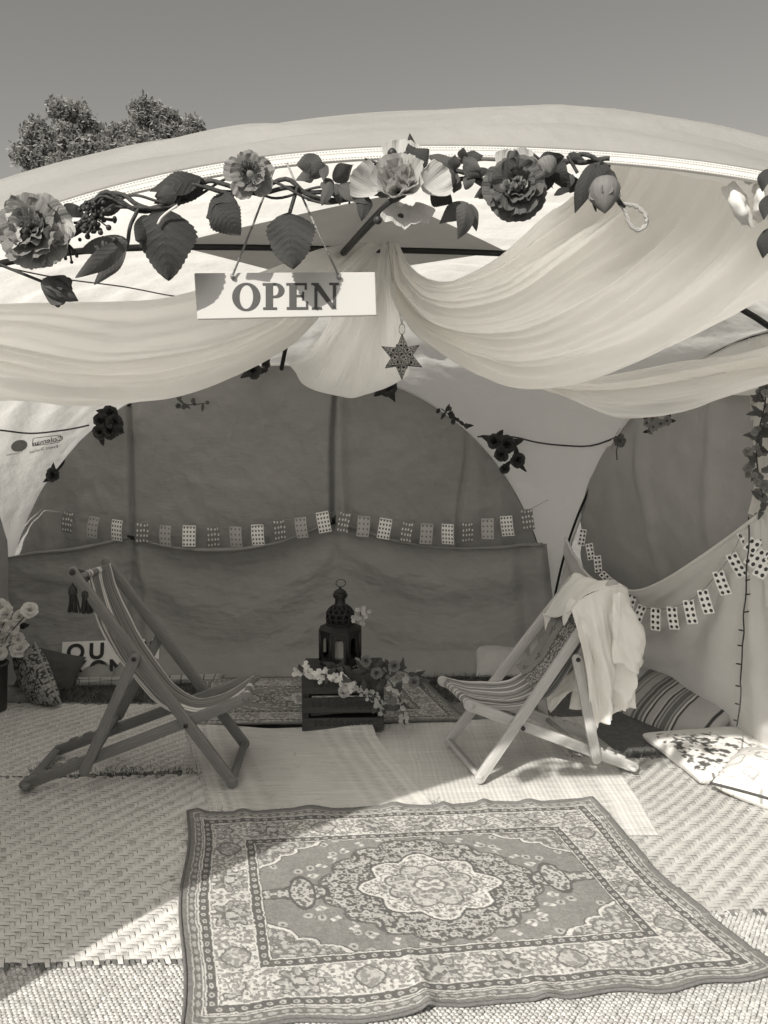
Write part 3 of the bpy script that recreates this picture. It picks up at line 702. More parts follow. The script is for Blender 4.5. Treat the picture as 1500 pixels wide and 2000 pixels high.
# --- patterned rugs, pile colours computed per knot
def rug_colour(x, y, W, L, seed=0, simple=False):
    x = x + .007 * (fbm(x * 26, y * 26, 81) - .5) + .004 * (vnoise(x * 90, y * 90, 83) - .5); y = y + .007 * (fbm(x * 26, y * 26, 82) - .5) + .004 * (vnoise(x * 90, y * 90, 84) - .5)
    e = np.minimum(np.minimum(x, W - x), np.minimum(y, L - y))
    hx = np.abs(x - W / 2); hy = np.abs(y - L / 2)
    along = np.where(np.minimum(x, W - x) < np.minimum(y, L - y), hy, hx)
    c = np.full(x.shape, .27)
    fl, fid = worley(hx * 54, hy * 54, seed + 1); fl2, fid2 = worley(hx * 24, hy * 24, seed + 2)
    scroll = np.abs(fbm(hx * 50, hy * 50, seed + 4, 3) - .5)
    scroll2 = np.abs(fbm(hx * 60 + 9, hy * 60, seed + 6, 2) - .5)
    # field: quiet ground, scattered sprigs
    c = .21 + .05 * (fbm(x * 14, y * 14, seed + 8) - .5)
    spr = worley(hx * 15 + 3, hy * 15, seed + 11, .9); fdist = spr[0]
    sprig = (fdist < .22) & (spr[1] > .45)
    c = np.where(sprig, np.where(fdist < .09, .12, .42), c)
    c = np.where((scroll2 < .012) & (spr[1] > .3) & (fdist < .55), .11, c)
    # spandrels in the corners
    bi = .245; X = hx / (W / 2 - bi); Y = hy / (L / 2 - bi)
    th = np.arctan2(1 - Y, 1 - X + 1e-6)
    sp = ((1 - X) / .44) ** .85 + ((1 - Y) / .52) ** .85
    lobe = 1 + .13 * np.abs(np.sin(th * 6)) - .05
    insp = sp < lobe
    csp = np.where(scroll < .13, .16, .42); csp = np.where(fl < .22, .22, csp); csp = np.where(fl < .09, .5, csp)
    csp = np.where((fl2 < .30) & (fid2 > .5), np.where(fl2 < .12, .5, .15), csp)
    c = np.where(insp, csp, c)
    c = np.where(np.abs(sp - lobe) < .035, .60, c); c = np.where(np.abs(sp - lobe - .055) < .015, .09, c)
    # medallion
    a, b_ = .335 * W / 1.57, .275 * L / 1.10
    r = ((hx / a) ** 1.7 + (hy / b_) ** 1.7) ** (1 / 1.7); t = np.arctan2(hy / b_, hx / a)
    rb = 1 + .085 * np.abs(np.sin(t * 8))
    ring = r < rb
    cr_ = np.where(scroll < .07, .40, .085); cr_ = np.where((fl < .24), .42, cr_); cr_ = np.where((fl < .1), .14, cr_)
    cr_ = np.where((fl2 < .26) & (fid2 > .45), np.where(fl2 < .14, .24, .48), cr_)
    c = np.where(ring, cr_, c); c = np.where(np.abs(r - rb) < .018, .10, c)
    dot = (np.abs(r - 1.18) < .055) & (np.abs(((t * 16 / math.pi) % 1) - .5) < .13)
    c = np.where(dot, .55, c)
    c = np.where(dot & (np.abs(r - 1.18) < .018), .3, c)
    r2 = .55 + .13 * np.abs(np.cos(t * 4)) ** 1.5; inn = r < r2
    ci = np.where(scroll < .06, .20, .60); ci = np.where(fl < .2, .2, ci); ci = np.where(fl < .08, .55, ci)
    ci = np.where((fl2 < .34) & (fid2 > .3), np.where(fl2 < .2, .17, .4), ci)
    c = np.where(inn, ci, c); c = np.where(np.abs(r - r2) < .014, .62, c); c = np.where(np.abs(r - r2 - .035) < .014, .08, c)
    r3 = .36 + .10 * np.abs(np.sin(t * 4)); c = np.where(r < r3, np.where(scroll < .11, .46, np.where(fl < .25, .14, .25)), c); c = np.where(np.abs(r - r3) < .014, .14, c)
    c = np.where(r < .15, np.where(scroll < .1, .2, .55), c); c = np.where(np.abs(r - .16) < .012, .16, c)
    # pendants either side of the medallion
    for (cx, ca, cb_) in ((a * 1.22, .075, .045), (a * 1.50, .075, .026), (a * 1.24, .04, .085)):
        q = np.hypot((hx - cx) / ca, hy / cb_)
        c = np.where(q < 1, np.where(scroll < .09, .45, np.where(fl < .3, .4, .12)), c); c = np.where(np.abs(q - 1) < .1, .08, c)
    # borders, from the inside out
    wv = .004 * np.sin(along * 60)
    ee = e + 0 * wv
    brd = ee < bi
    c = np.where(brd, .58, c)
    ph = (along / .19) % 1; k = np.floor(along / .19); mid = (ee - .145) / .058
    ros = np.hypot((ph - .5) * 3.0, mid); rt = np.arctan2(mid, (ph - .5) * 3.0)
    main = (ee > .087) & (ee < .205)
    cm = np.where(scroll < .075, .24, .56); cm = np.where(fl < .30, .27, cm); cm = np.where(fl < .17, .12, cm); cm = np.where(fl < .07, .5, cm)
    flower = ros < .85 + .18 * np.cos(rt * 8)
    square = np.maximum(np.abs((ph - .5) * 3.2), np.abs(mid)) < .62 + .12 * np.cos(rt * 4)
    alt = (k % 2) == 0
    cf = np.where(ros < .25, .45, np.where(ros < .45, .12, np.where(np.abs(np.sin(rt * 4)) > .5, .15, .28)))
    cs = np.where(scroll < .10, .42, .24); cf = np.where(scroll < .07, .42, cf)
    cm = np.where(alt & flower, cf, cm); cm = np.where((~alt) & square, cs, cm)
    cm = np.where(alt & (np.abs(ros - .9 - .18 * np.cos(rt * 8)) < .05), .12, cm); cm = np.where((~alt) & (np.abs(np.maximum(np.abs((ph - .5) * 3.2), np.abs(mid)) - .62 - .12 * np.cos(rt * 4)) < .05), .13, cm)
    c = np.where(main, cm, c)
    tri = np.abs(((along / .034) % 1) - .5) * 2
    for (lo_, hi_) in ((.056, .080), (.212, .238)):
        g_ = (ee > lo_) & (ee < hi_); q = (ee - lo_) / (hi_ - lo_)
        c = np.where(g_, np.where(np.hypot(tri * 1.0, (q - .5) * 2.0) < .55, np.where(np.hypot(tri, (q - .5) * 2) < .25, .14, .40), .085), c)
    for (l0, l1, val) in ((.0, .020, .17), (.020, .024, .42), (.024, .044, .14), (.044, .048, .5), (.048, .051, .14), (.051, .056, .52), (.080, .083, .12), (.083, .087, .58), (.205, .209, .58), (.209, .212, .10), (.238, .242, .58), (.242, .245, .10)):
        c = np.where((ee >= l0) & (ee < l1), val, c)
    g_ = (ee >= .024) & (ee < .044); c = np.where(g_ & (np.hypot(tri, (ee - .034) / .008) < .7), .34, c)
    c = .05 + c * .84
    return np.clip(c * (.86 + .28 * vnoise(x * 330, y * 330, 50)) * (.86 + .28 * fbm(x * 110, y * 110, 54, 2)) * (.86 + .30 * fbm(x * 5, y * 5, 51)), .02, .8)
def patterned_rug(name, label, corners, W, L, nx, ny, z, seed, ripple, mt):
    c = [gr(x, y) for x, y in corners]
    U, V = np.meshgrid(np.linspace(0, 1, nx), np.linspace(0, 1, ny), indexing='ij')
    col = rug_colour(U * W, V * L, W, L, seed)
    p = quad_uv(c, U, V)
    e = np.minimum(np.minimum(U, 1 - U) * W, np.minimum(V, 1 - V) * L)
    dx, dy, h = ripple(U, V, e)
    p = p + np.stack([dx, dy], -1)
    h = z + h + (vnoise(U * W * 420, V * L * 420, 7) - .5) * .0016
    t = thing(name, label, 'rug', Vector(((c[0].x + c[2].x) / 2, (c[0].y + c[2].y) / 2, 0)))
    MB().grid(np.concatenate([p, h[..., None]], -1), col=col).build('pile', mt, t)
    ids = [(i, 0) for i in range(0, nx, 3)] + [(nx - 1, j) for j in range(0, ny, 3)] + [(i, ny - 1) for i in range(nx - 1, -1, -3)] + [(0, j) for j in range(ny - 1, -1, -3)]
    MB().tube([Vector((p[i, j, 0], p[i, j, 1], h[i, j] - .001)) for i, j in ids], .0055, 6).build('bound_edge', mat('rug_binding', .16, .95, .4, 120, .6, 400), t)
    return t
pile = mat('rug_pile', 1.0, .95, .10, 60, .5, 500, attr=True, spec=.1, bdist=.003)
def rip(U, V, e):
    ed = np.exp(-((1 - V) / .10) ** 2); up = np.exp(-(V / .05) ** 2)
    w = .5 + .5 * np.sin(U * 31 + 2.2 * np.sin(U * 7) + 1); w2 = np.clip(np.sin(U * 23 + 1.5 * np.sin(U * 11)), 0, 1) ** 3
    h = .011 * w2 * ed * (U > .25) + .004 * w * ed + .012 * up * np.clip(np.sin(U * 44 + 2 * np.sin(U * 9)), 0, 1) ** 2
    h += .012 * np.exp(-((U - .395 - .03 * (1 - V)) / .012) ** 2) * np.exp(-((1 - V) / .22) ** 2) + .006 * fbm(U * 5, V * 5, 61)
    h += .007 * np.exp(-((1 - U) / .03) ** 2) * (np.sin(V * 21) > .2) + .008 * np.exp(-(U / .02) ** 2)
    dy = ed * (.007 * np.sin(U * 31 + 2.2 * np.sin(U * 7)) + .008 * np.sin(U * 13)) * np.clip(U * 4, 0, 1) + up * (.007 * np.sin(U * 26 + 1))
    dx = (.012 * np.sin(V * 9) * np.exp(-(U / .1) ** 2) + .02 * np.sin(V * 7 + 1) * np.exp(-((1 - U) / .1) ** 2))
    return dx, dy, h
patterned_rug('medallion_rug', 'patterned wool rug with a lobed central medallion and floral borders', [(366, 1606), (1146, 1578), (1512, 1932), (352, 2046)], 1.57, 1.10, 620, 460, .032, 2, rip, pile)
def rip2(U, V, e): return 0 * U, .01 * np.sin(U * 9), .006 * fbm(U * 6, V * 6, 71) + .004
patterned_rug('medallion_rug', 'faded patterned rug lying flat behind the crate', [(392, 1336), (815, 1326), (912, 1418), (372, 1428)], 1.6, 1.0, 260, 170, .024, 40, rip2, mat('rug_pile_faded', 1.0, .95, .1, 60, .4, 400, attr=True, spec=.1, bdist=.003))
# ================================================================ deck chairs
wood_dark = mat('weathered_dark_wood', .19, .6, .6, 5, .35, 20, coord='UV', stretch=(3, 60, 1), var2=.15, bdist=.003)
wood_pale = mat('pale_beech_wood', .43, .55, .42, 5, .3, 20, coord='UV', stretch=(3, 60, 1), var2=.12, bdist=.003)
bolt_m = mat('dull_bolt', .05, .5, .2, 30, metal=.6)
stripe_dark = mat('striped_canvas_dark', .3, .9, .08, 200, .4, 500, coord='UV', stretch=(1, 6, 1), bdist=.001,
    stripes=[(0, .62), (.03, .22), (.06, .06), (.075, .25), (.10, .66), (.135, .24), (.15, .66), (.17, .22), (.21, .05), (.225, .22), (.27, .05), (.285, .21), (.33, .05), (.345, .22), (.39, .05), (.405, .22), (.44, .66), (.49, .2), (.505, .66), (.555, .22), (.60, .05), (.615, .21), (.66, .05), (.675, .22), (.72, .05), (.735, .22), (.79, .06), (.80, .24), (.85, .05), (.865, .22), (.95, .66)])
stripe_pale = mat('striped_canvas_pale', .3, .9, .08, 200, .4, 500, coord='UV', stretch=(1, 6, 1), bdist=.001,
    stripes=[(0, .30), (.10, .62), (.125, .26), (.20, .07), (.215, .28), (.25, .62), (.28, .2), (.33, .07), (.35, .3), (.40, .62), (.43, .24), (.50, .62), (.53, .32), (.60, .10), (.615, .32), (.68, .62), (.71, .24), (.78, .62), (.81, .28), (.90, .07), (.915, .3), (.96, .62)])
def deck_chair(label, near, far, wood, sling_m, sling_near, sling_far, props, W=.046, T=.022, stripes_n=60):
    """near / far: dict of pixel points resolved in the two side planes"""
    (na, nb), (fa, fb) = near['plane'], far['plane']
    N = lambda p, o=0: onplane(p[0], p[1], na, nb, o); Fp = lambda p, o=0: onplane(p[0], p[1], fa, fb, o)
    base = (Vector((na[0], na[1], 0)) + Vector((fb[0], fb[1], 0))) / 2
    t = thing('deck_chair', label, 'deck chair', base)
    d = Vector((nb[0] - na[0], nb[1] - na[1], 0)).normalized(); nn = Vector((-d.y, d.x, 0))
    if nn.y < 0: nn = -nn
    for fn, S, sg in ((N, near, 1), (Fp, far, -1)):
        A0, A1 = fn(S['A'][0]), fn(S['A'][1]); B0, B1 = fn(S['B'][0], .026 * sg), fn(S['B'][1], .026 * sg); P0, P1 = fn(S['C'][0], -.026 * sg), fn(S['C'][1], -.0 * sg)
        for q in (A0, B0): q.z = max(q.z, .023 + .03)
        MB().stadium(A0, A1, W, T, nn).build('back_rail', wood, t, angle=40)
        MB().stadium(B0, B1, W, T, nn).build('seat_rail', wood, t, angle=40)
        MB().stadium(P0, P1, W * .92, T, nn).build('prop', wood, t, angle=40)
        for q_ in (.06, .13, .20):
            c_ = B0.lerp(B1, q_) + Vector((0, 0, W * .55)); MB().stadium(c_, c_ + (B1 - B0).normalized() * .028, .016, T * .9, nn, 4).build('notch_block', wood, t)
        for p in (fn(S['pivot']), fn(S['C'][0], -.026 * sg)):
            c = p - nn * (.014 if sg > 0 else -.0); MB().tube([p - nn * .016, p + nn * .004], .0095, 12).build('bolt', bolt_m, t)
    def bar(p, q, w=.022, name='crossbar', h=None):
        p = Vector(p); q = Vector(q)
        if h: MB().stadium(p, q, h, .018, Vector((d.x * .3, d.y * .3, 1)) if name == 'foot_bar' else d).build(name, wood, t, angle=40)
        else: MB().tube([p, p.lerp(q, .5), q], w / 2, 12, uvl=1).build(name, wood, t)
    bar(N(near['A'][0]) + Vector((0, 0, .035)), Fp(far['A'][0]) + Vector((0, 0, .035)), name='foot_bar', h=.035)
    bar(N(near['B'][0]) + d * (.03 if nb[0] > 0 else -.03) * 0 + Vector((0, 0, .03)), Fp(far['B'][0]) + Vector((0, 0, .03)), name='foot_bar', h=.035)
    bar(N(near['C'][1]), Fp(far['C'][1]), .022, 'prop_bar')
    tA, tB = N(near['top']), Fp(far['top']); fA, fB = N(near['front']), Fp(far['front'])
    bar(tA, tB, .026, 'top_bar'); bar(fA, fB, .026, 'front_bar')
    cn = [N(p, .035) for p in sling_near]; cf = [Fp(p, -.035) for p in sling_far]
    cm = [a.lerp(b_, .5) + Vector((0, 0, -.018 * math.sin(math.pi * k / (len(cn) - 1)))) for k, (a, b_) in enumerate(zip(cn, cf))]
    G = loft([cn, cm, cf], 90, 40)
    S_, T_ = np.meshgrid(np.linspace(0, 1, 90), np.linspace(0, 1, 40), indexing='ij')
    G += gnormal(G) * ((fbm(S_ * 8, T_ * 3, 5) - .5) * .012 + .004 * np.sin(T_ * 20 + S_ * 3) * np.sin(np.pi * S_))[..., None]
    uv = np.stack([T_, S_], -1)
    o = MB().grid(G, uv).build('sling', sling_m, t)
    so_ = o.modifiers.new('thick', 'SOLIDIFY'); so_.thickness = .0025; so_.offset = 0
    # sling wrapped round its end bars
    for (a, b_) in ((tA, tB), (fA, fB)):
        p = a.lerp(b_, .07); q = a.lerp(b_, .93)
        ax = (q - p); r_ = .0165; ring = []
        e1 = ax.cross(Vector((0, 0, 1))).normalized(); e2 = e1.cross(ax).normalized()
        G = np.zeros((14, 24, 3))
        for k in range(14):
            for m_ in range(24):
                G[k, m_] = p + ax * (m_ / 23) + (e1 * math.cos(k / 13 * 6.283) + e2 * math.sin(k / 13 * 6.283)) * r_
        S2, T2 = np.meshgrid(np.linspace(0, .05, 14), np.linspace(0, 1, 24), indexing='ij')
        MB().grid(G, np.stack([T2, S2], -1)).build('sling_loop', sling_m, t)
    return t, N, Fp, G
gA = gr(455, 1551); gB = gr(48, 1562)
fA_ = gr(481, 1474); fB_ = gr(112, 1482)
near = dict(plane=((gB.x, gB.y), (gA.x, gA.y)), A=((454, 1539), (142, 1118)), B=((50, 1549), (484, 1363)), C=((263, 1286), (165, 1506)), pivot=(364, 1416), top=(163, 1124), front=(479, 1366))
far = dict(plane=((fB_.x, fB_.y), (fA_.x, fA_.y)), A=((478, 1466), (208, 1098)), B=((116, 1472), (498, 1322)), C=((312, 1243), (232, 1398)), pivot=(392, 1352), top=(213, 1108), front=(494, 1324))
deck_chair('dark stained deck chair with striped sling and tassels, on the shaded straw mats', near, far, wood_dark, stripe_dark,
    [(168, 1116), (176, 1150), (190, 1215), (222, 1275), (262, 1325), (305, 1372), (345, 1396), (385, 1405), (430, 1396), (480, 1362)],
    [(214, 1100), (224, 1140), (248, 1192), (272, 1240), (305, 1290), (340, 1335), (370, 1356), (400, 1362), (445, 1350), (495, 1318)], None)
# tasselled dark cloth rolled on the top bar of that chair
N1 = lambda p, o=0: onplane(p[0], p[1], near['plane'][0], near['plane'][1], o)
tasm = mat('tassel_yarn', .05, .95, .4, 90, .5, 300)
ts = thing('tasselled_tie', 'dark rolled tie with two hanging tassels on the dark deck chair top bar', 'tie', N1((150, 1120)))
a, b_ = N1((137, 1114), -.01), N1((172, 1130), .05)
MB().tube([a, a.lerp(b_, .1), a.lerp(b_, .3), a.lerp(b_, .6), a.lerp(b_, .9), b_], [.010, .017, .019, .023, .021, .014], 12).build('roll', tasm, ts)
for (x, y, L_) in ((142, 1142, 55), (168, 1150, 48)):
    p = N1((x, y), .0); e = N1((x, y + L_), .0)
    MB().tube([N1((x + 2, y - 24)), p.lerp(N1((x + 2, y - 24)), .5), p], .003, 6).build('tassel_cord', tasm, ts)
    MB().tube([p, p.lerp(e, .12), p.lerp(e, .3), p.lerp(e, .36)], [.007, .017, .018, .014], 12).build('tassel_head', tasm, ts)
    b = MB()
    for k in range(34):
        an = random.uniform(0, 6.283); rr = random.uniform(.004, .016)
        q = p.lerp(e, .34) + Vector((rr * math.cos(an) * .8, rr * math.sin(an), 0)); w = q + Vector((rr * math.cos(an) * .9 + random.uniform(-.004, .004), rr * math.sin(an) * .8, -(p - e).length * random.uniform(.58, .68)))
        b.tube([q, q.lerp(w, .5) + Vector((.002, 0, 0)), w], .0019, 5)
    b.build('tassel_fringe', tasm, ts)['kind'] = 'stuff'

gA = gr(936, 1543); gB = gr(1240, 1525); fA_ = gr(872, 1468); fB_ = gr(1158, 1452)
near2 = dict(plane=((gA.x, gA.y), (gB.x, gB.y)), A=((937, 1531), (1196, 1142)), B=((1236, 1514), (916, 1377)), C=((1127, 1287), (1165, 1482)), pivot=(1020, 1421), top=(1183, 1160), front=(922, 1380))
far2 = dict(plane=((fA_.x, fA_.y), (fB_.x, fB_.y)), A=((876, 1459), (1118, 1134)), B=((1150, 1444), (864, 1330)), C=((1039, 1243), (1062, 1400)), pivot=(962, 1368), top=(1106, 1150), front=(868, 1330))
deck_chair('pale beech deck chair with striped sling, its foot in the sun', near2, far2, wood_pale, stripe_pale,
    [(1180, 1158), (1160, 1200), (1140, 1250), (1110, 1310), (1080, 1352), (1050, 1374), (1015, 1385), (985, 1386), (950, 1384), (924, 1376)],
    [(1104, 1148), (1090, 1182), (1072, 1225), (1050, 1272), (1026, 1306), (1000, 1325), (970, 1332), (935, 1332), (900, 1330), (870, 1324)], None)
N2 = lambda p, o=0: onplane(p[0], p[1], near2['plane'][0], near2['plane'][1], o)
F2 = lambda p, o=0: onplane(p[0], p[1], far2['plane'][0], far2['plane'][1], o)
# patterned scarf lying in the sling
def scarf_col(u, v):
    c = .22 + .05 * (fbm(u * 30, v * 60, 3) - .5)
    band = np.abs(u - .30) < .17
    s = np.abs(fbm(u * 36, v * 60, 5, 2) - .5); w, i = worley(u * 16, v * 30, 8)
    cb_ = np.where(s < .10, .08, .34); cb_ = np.where(w < .25, .10, cb_)
    c = np.where(band, cb_, c)
    zz = np.abs(((v * 30) % 1) - .5) * 2
    for k in (.125, .475): c = np.where(np.abs(u - k + .02 * (zz - .5)) < .014, .07, c)
    w2 = np.hypot(((v * 4) % 1 - .5) * 3.2, (u - .72) * 9); t_ = np.arctan2((u - .72) * 9, ((v * 4) % 1 - .5) * 3.2)
    c = np.where(w2 < .55 + .3 * np.cos(4 * t_), .09, c); c = np.where(w2 < .16, .3, c)
    return c
curves = []
sn = [(1160, 1185), (1150, 1225), (1128, 1272), (1098, 1322), (1068, 1350), (1050, 1362)]; sf = [(1112, 1165), (1096, 1200), (1074, 1240), (1052, 1280), (1030, 1302), (1014, 1313)]
cn = [N2(p, .05) for p in sn]; cf = [F2(p, -.06) for p in sf]
ups = [Vector((-.012, -.012, .03))] * 6
cm = [a.lerp(b_, .5) + Vector((-.01, -.01, .012)) for a, b_ in zip(cn, cf)]
G = loft([[a + u for a, u in zip(cn, ups)], [a + u for a, u in zip(cm, ups)], [a + u for a, u in zip(cf, ups)]], 110, 80)
S_, T_ = np.meshgrid(np.linspace(0, 1, 110), np.linspace(0, 1, 80), indexing='ij')
G += gnormal(G) * ((fbm(S_ * 6, T_ * 5, 15) - .5) * .02)[..., None]
o = MB().grid(G, col=scarf_col(T_, S_)).build('patterned_scarf', mat('printed_scarf', 1, .9, .08, 90, .3, 400, attr=True, bdist=.002))
o.modifiers.new('thick', 'SOLIDIFY').thickness = .012
tag(o, 'grey patterned scarf laid in the sling of the pale deck chair under the shirt', 'scarf')
# white shirt thrown over the top bar
sh = thing('white_shirt', 'crumpled white cotton shirt thrown over the back of the pale deck chair', 'shirt', N2((1190, 1160)))
shirtm = mat('shirt_cotton', .95, .8, .03, 8, .3, 40, trans=.35, bdist=.006)
def cloth_piece(name, curves, nu, nv, seed, amp=.03, fr=13, mt=None):
    G = loft(curves, nu, nv); S_, T_ = np.meshgrid(np.linspace(0, 1, nu), np.linspace(0, 1, nv), indexing='ij')
    d = (fbm(S_ * 2.2, T_ * 4.5, seed) - .5) * amp * 1.6 + amp * .5 * np.sin(T_ * fr + 3.5 * fbm(S_ * 1.7, T_ * 2, seed + 2) + S_ * 2) * np.clip(S_ * 2.5, .15, 1)
    d += amp * .9 * (np.abs(fbm(S_ * 4, T_ * 7, seed + 9) - .5) - .15); d *= np.clip(S_ * 5, .05, 1)
    G += gnormal(G) * d[..., None]
    o = MB().grid(G).build(name, mt or shirtm, sh); o.modifiers.new('thick', 'SOLIDIFY').thickness = .0015
    return o
def NP(x, y, o): return N2((x, y), o)
# yoke over the top bar; its near edge runs on into the hanging side panel
Eg = [(1116, 1192, -.035), (1138, 1168, -.035), (1172, 1152, -.03), (1208, 1143, -.02), (1226, 1150, -.01)]
Fg = [(1060, 1202, .43), (1082, 1168, .43), (1108, 1132, .43), (1124, 1122, .42), (1140, 1140, .40)]
Mg = [(1088, 1206, .2), (1104, 1176, .2), (1136, 1142, .2), (1164, 1130, .2), (1184, 1150, .2)]
cloth_piece('yoke', [[NP(*p) for p in Fg], [NP(*p) for p in Mg], [NP(*p) for p in Eg]], 46, 46, 7, .012, 9)
cloth_piece('back_panel', [[NP(1140, 1140, .40), NP(1142, 1220, .36), NP(1130, 1300, .32), NP(1110, 1384, .26)],
                           [NP(1160, 1140, .30), NP(1166, 1230, .26), NP(1160, 1320, .20), NP(1150, 1388, .16)],
                           [NP(1184, 1150, .20), NP(1196, 1240, .14), NP(1192, 1320, .10), NP(1184, 1400, .06)],
                           [NP(1206, 1150, .08), NP(1222, 1240, .06), NP(1222, 1320, .04), NP(1212, 1388, .02)],
                           [NP(1226, 1152, .0), NP(1240, 1240, .01), NP(1242, 1320, .01), NP(1240, 1382, .02)]], 60, 60, 3, .035, 15)
cloth_piece('side_panel', [[NP(*Eg[0]), NP(1126, 1222, -.045), NP(1136, 1246, -.045), NP(1146, 1310, -.035), NP(1152, 1370, -.02), NP(1166, 1428, .01)],
                            [NP(*Eg[1]), NP(1150, 1222, -.06), NP(1160, 1280, -.055), NP(1170, 1335, -.045), NP(1178, 1378, -.03), NP(1180, 1412, .0)],
                            [NP(*Eg[2]), NP(1182, 1215, -.07), NP(1190, 1285, -.06), NP(1196, 1340, -.05), NP(1200, 1370, -.03), NP(1198, 1394, .0)],
                            [NP(*Eg[3]), NP(1216, 1210, -.06), NP(1226, 1280, -.05), NP(1230, 1330, -.04), NP(1222, 1362, -.03), NP(1218, 1382, .0)],
                            [NP(*Eg[4]), NP(1238, 1215, -.03), NP(1244, 1290, -.03), NP(1242, 1340, -.02), NP(1240, 1365, -.01), NP(1240, 1384, .0)]], 70, 64, 11, .06, 14)
cloth_piece('sleeve', [[NP(1198, 1160, -.07), NP(1196, 1210, -.09), NP(1194, 1260, -.09), NP(1200, 1294, -.08)],
                       [NP(1212, 1156, -.09), NP(1216, 1210, -.12), NP(1222, 1265, -.13), NP(1232, 1312, -.11)],
                       [NP(1222, 1158, -.07), NP(1240, 1215, -.09), NP(1252, 1270, -.10), NP(1248, 1314, -.09)],
                       [NP(1226, 1166, -.03), NP(1246, 1230, -.04), NP(1260, 1290, -.05), NP(1246, 1318, -.05)]], 44, 36, 17, .03, 8)
cloth_piece('sleeve', [[NP(1060, 1198, .40), NP(1068, 1245, .38), NP(1072, 1280, .36)], [NP(1082, 1202, .34), NP(1086, 1240, .33), NP(1084, 1275, .33)], [NP(1096, 1200, .30), NP(1094, 1230, .30), NP(1090, 1262, .32)]], 30, 20, 23, .015, 6)
cloth_piece('collar', [[NP(1098, 1206, .10), NP(1104, 1186, .08), NP(1116, 1166, .06)], [NP(1102, 1222, .06), NP(1110, 1196, .04), NP(1124, 1172, .02)], [NP(1112, 1204, .02), NP(1120, 1188, .0), NP(1136, 1174, -.01)]], 16, 16, 29, .006, 5)
cloth_piece('tail', [[NP(1070, 1384, .26), NP(1072, 1388, .25), NP(1076, 1392, .24)], [NP(1072, 1350, .28), NP(1090, 1358, .24), NP(1110, 1355, .2)], [NP(1130, 1300, .24), NP(1134, 1320, .2), NP(1140, 1350, .16)]][::-1], 20, 20, 37, .012, 5)
# ================================================================ crate, lantern, boards, cushions
crate_m = mat('old_crate_wood', .055, .75, .5, 8, .6, 30, var2=.35, stretch=(1, 6, 12), bdist=.004)
ink2 = mat('faded_crate_ink', .038, .8, .2, 60)
c0 = gr(590, 1440); c1 = gr(750, 1438)
e1 = (c1 - c0).normalized(); e2 = Vector((-e1.y, e1.x, 0)); CW = (c1 - c0).length; CD = .27; CH = .315
Mc = Matrix((e1, e2, Vector((0, 0, 1)))).transposed()
cr = thing('bottle_crate', 'dark weathered wooden bottle crate standing on the faded rug', 'crate', c0 + e1 * CW / 2 + e2 * CD / 2)
def cpt(a, b_, z): return c0 + e1 * a + e2 * b_ + Vector((0, 0, z))
zb = .03
def slat(z0, z1, b_, name='slat', x0=0, x1=None, th=.014, tilt=0):
    x1 = CW if x1 is None else x1
    M = Mc @ Matrix.Rotation(tilt, 3, 'Y')
    o = MB().box(cpt((x0 + x1) / 2, b_, zb + (z0 + z1) / 2), (x1 - x0, th, z1 - z0), M).build(name, crate_m, cr, smooth=False)
    mo = o.modifiers.new('bev', 'BEVEL'); mo.width = .003; mo.segments = 2; return o
for b_ in (.007, CD - .007):
    slat(.0, .066, b_); slat(.092, .17, b_); slat(.19, CH - zb, b_)
    
for a in (.008, CW - .008):
    for (z0, z1) in ((.0, .09), (.10, .19), (.20, CH - zb)):
        o = MB().box(cpt(a, CD / 2, zb + (z0 + z1) / 2), (.016, CD - .03, z1 - z0), Mc).build('end_slat', crate_m, cr, smooth=False)
        o.modifiers.new('bev', 'BEVEL').width = .003
for a in (.024, CW - .024):
    for b_ in (.024, CD - .024):
        MB().box(cpt(a, b_, zb + CH / 2 - .016), (.02, .02, CH - zb - .01), Mc).build('corner_post', crate_m, cr, smooth=False)
MB().box(cpt(CW / 2, CD / 2, zb + .006), (CW - .03, CD - .03, .012), Mc).build('floor_board', crate_m, cr, smooth=False)
for k in range(3): MB().box(cpt(CW / 2, .05 + k * .085, zb + CH - zb - .006 + .012), (CW - .006, .078, .012), Mc).build('top_board', crate_m, cr, smooth=False)
MB().stadium(cpt(.05, .022, zb + .078), cpt(.27, .022, zb + .10), .02, .008, e2).build('loose_slat', crate_m, cr)
for z, s in ((.036, .058), (.135, .062), (.235, .058)):
    text_on('crate_lettering', 'Schweppes', s, cpt(CW / 2, -.0015, zb + z), -e1, Vector((0, 0, -1)), ink2, cr, bold=.0012, spacing=1.15)
for (x, y) in ((.01, .03), (.01, .13), (CW - .01, .03), (CW - .01, .13), (.01, .24)):
    MB().tube([cpt(x, -.002, zb + y), cpt(x, .003, zb + y)], .003, 8).build('nail', bolt_m, cr)

# --- moroccan lantern
lm = mat('blackened_tin', .035, .45, .4, 30, .3, 90, metal=.55, bdist=.003)
LC = cpt(.19, CD / 2, zb + CH - zb + .022); LC.z = zb + CH - .012 + .006
ln_ = thing('tin_lantern', 'dark pierced tin lantern with domed top and candle on the crate', 'lantern', LC)
r0 = .108; n8 = 8; rot = math.pi / 8
def ring_(r, z): return [LC + Vector((r * math.cos(2 * math.pi * k / n8 + rot), r * math.sin(2 * math.pi * k / n8 + rot), z)) for k in range(n8)]
MB().lathe(LC, [(r0 * .9, 0), (r0 * 1.04, .004), (r0 * 1.04, .016), (r0, .02), (r0, .032), (.0, .032)], 8, rot).build('base', lm, ln_, smooth=False)
MB().lathe(LC, [(r0, .215), (r0 * 1.06, .218), (r0 * 1.06, .232), (r0 * .98, .236), (r0 * .62, .262), (r0 * .6, .264)], 8, rot).build('roof_skirt', lm, ln_, smooth=False)
A = ring_(r0, .032); B = ring_(r0, .216)
glass = bpy.data.materials.new('lantern_glass'); glass.use_nodes = True
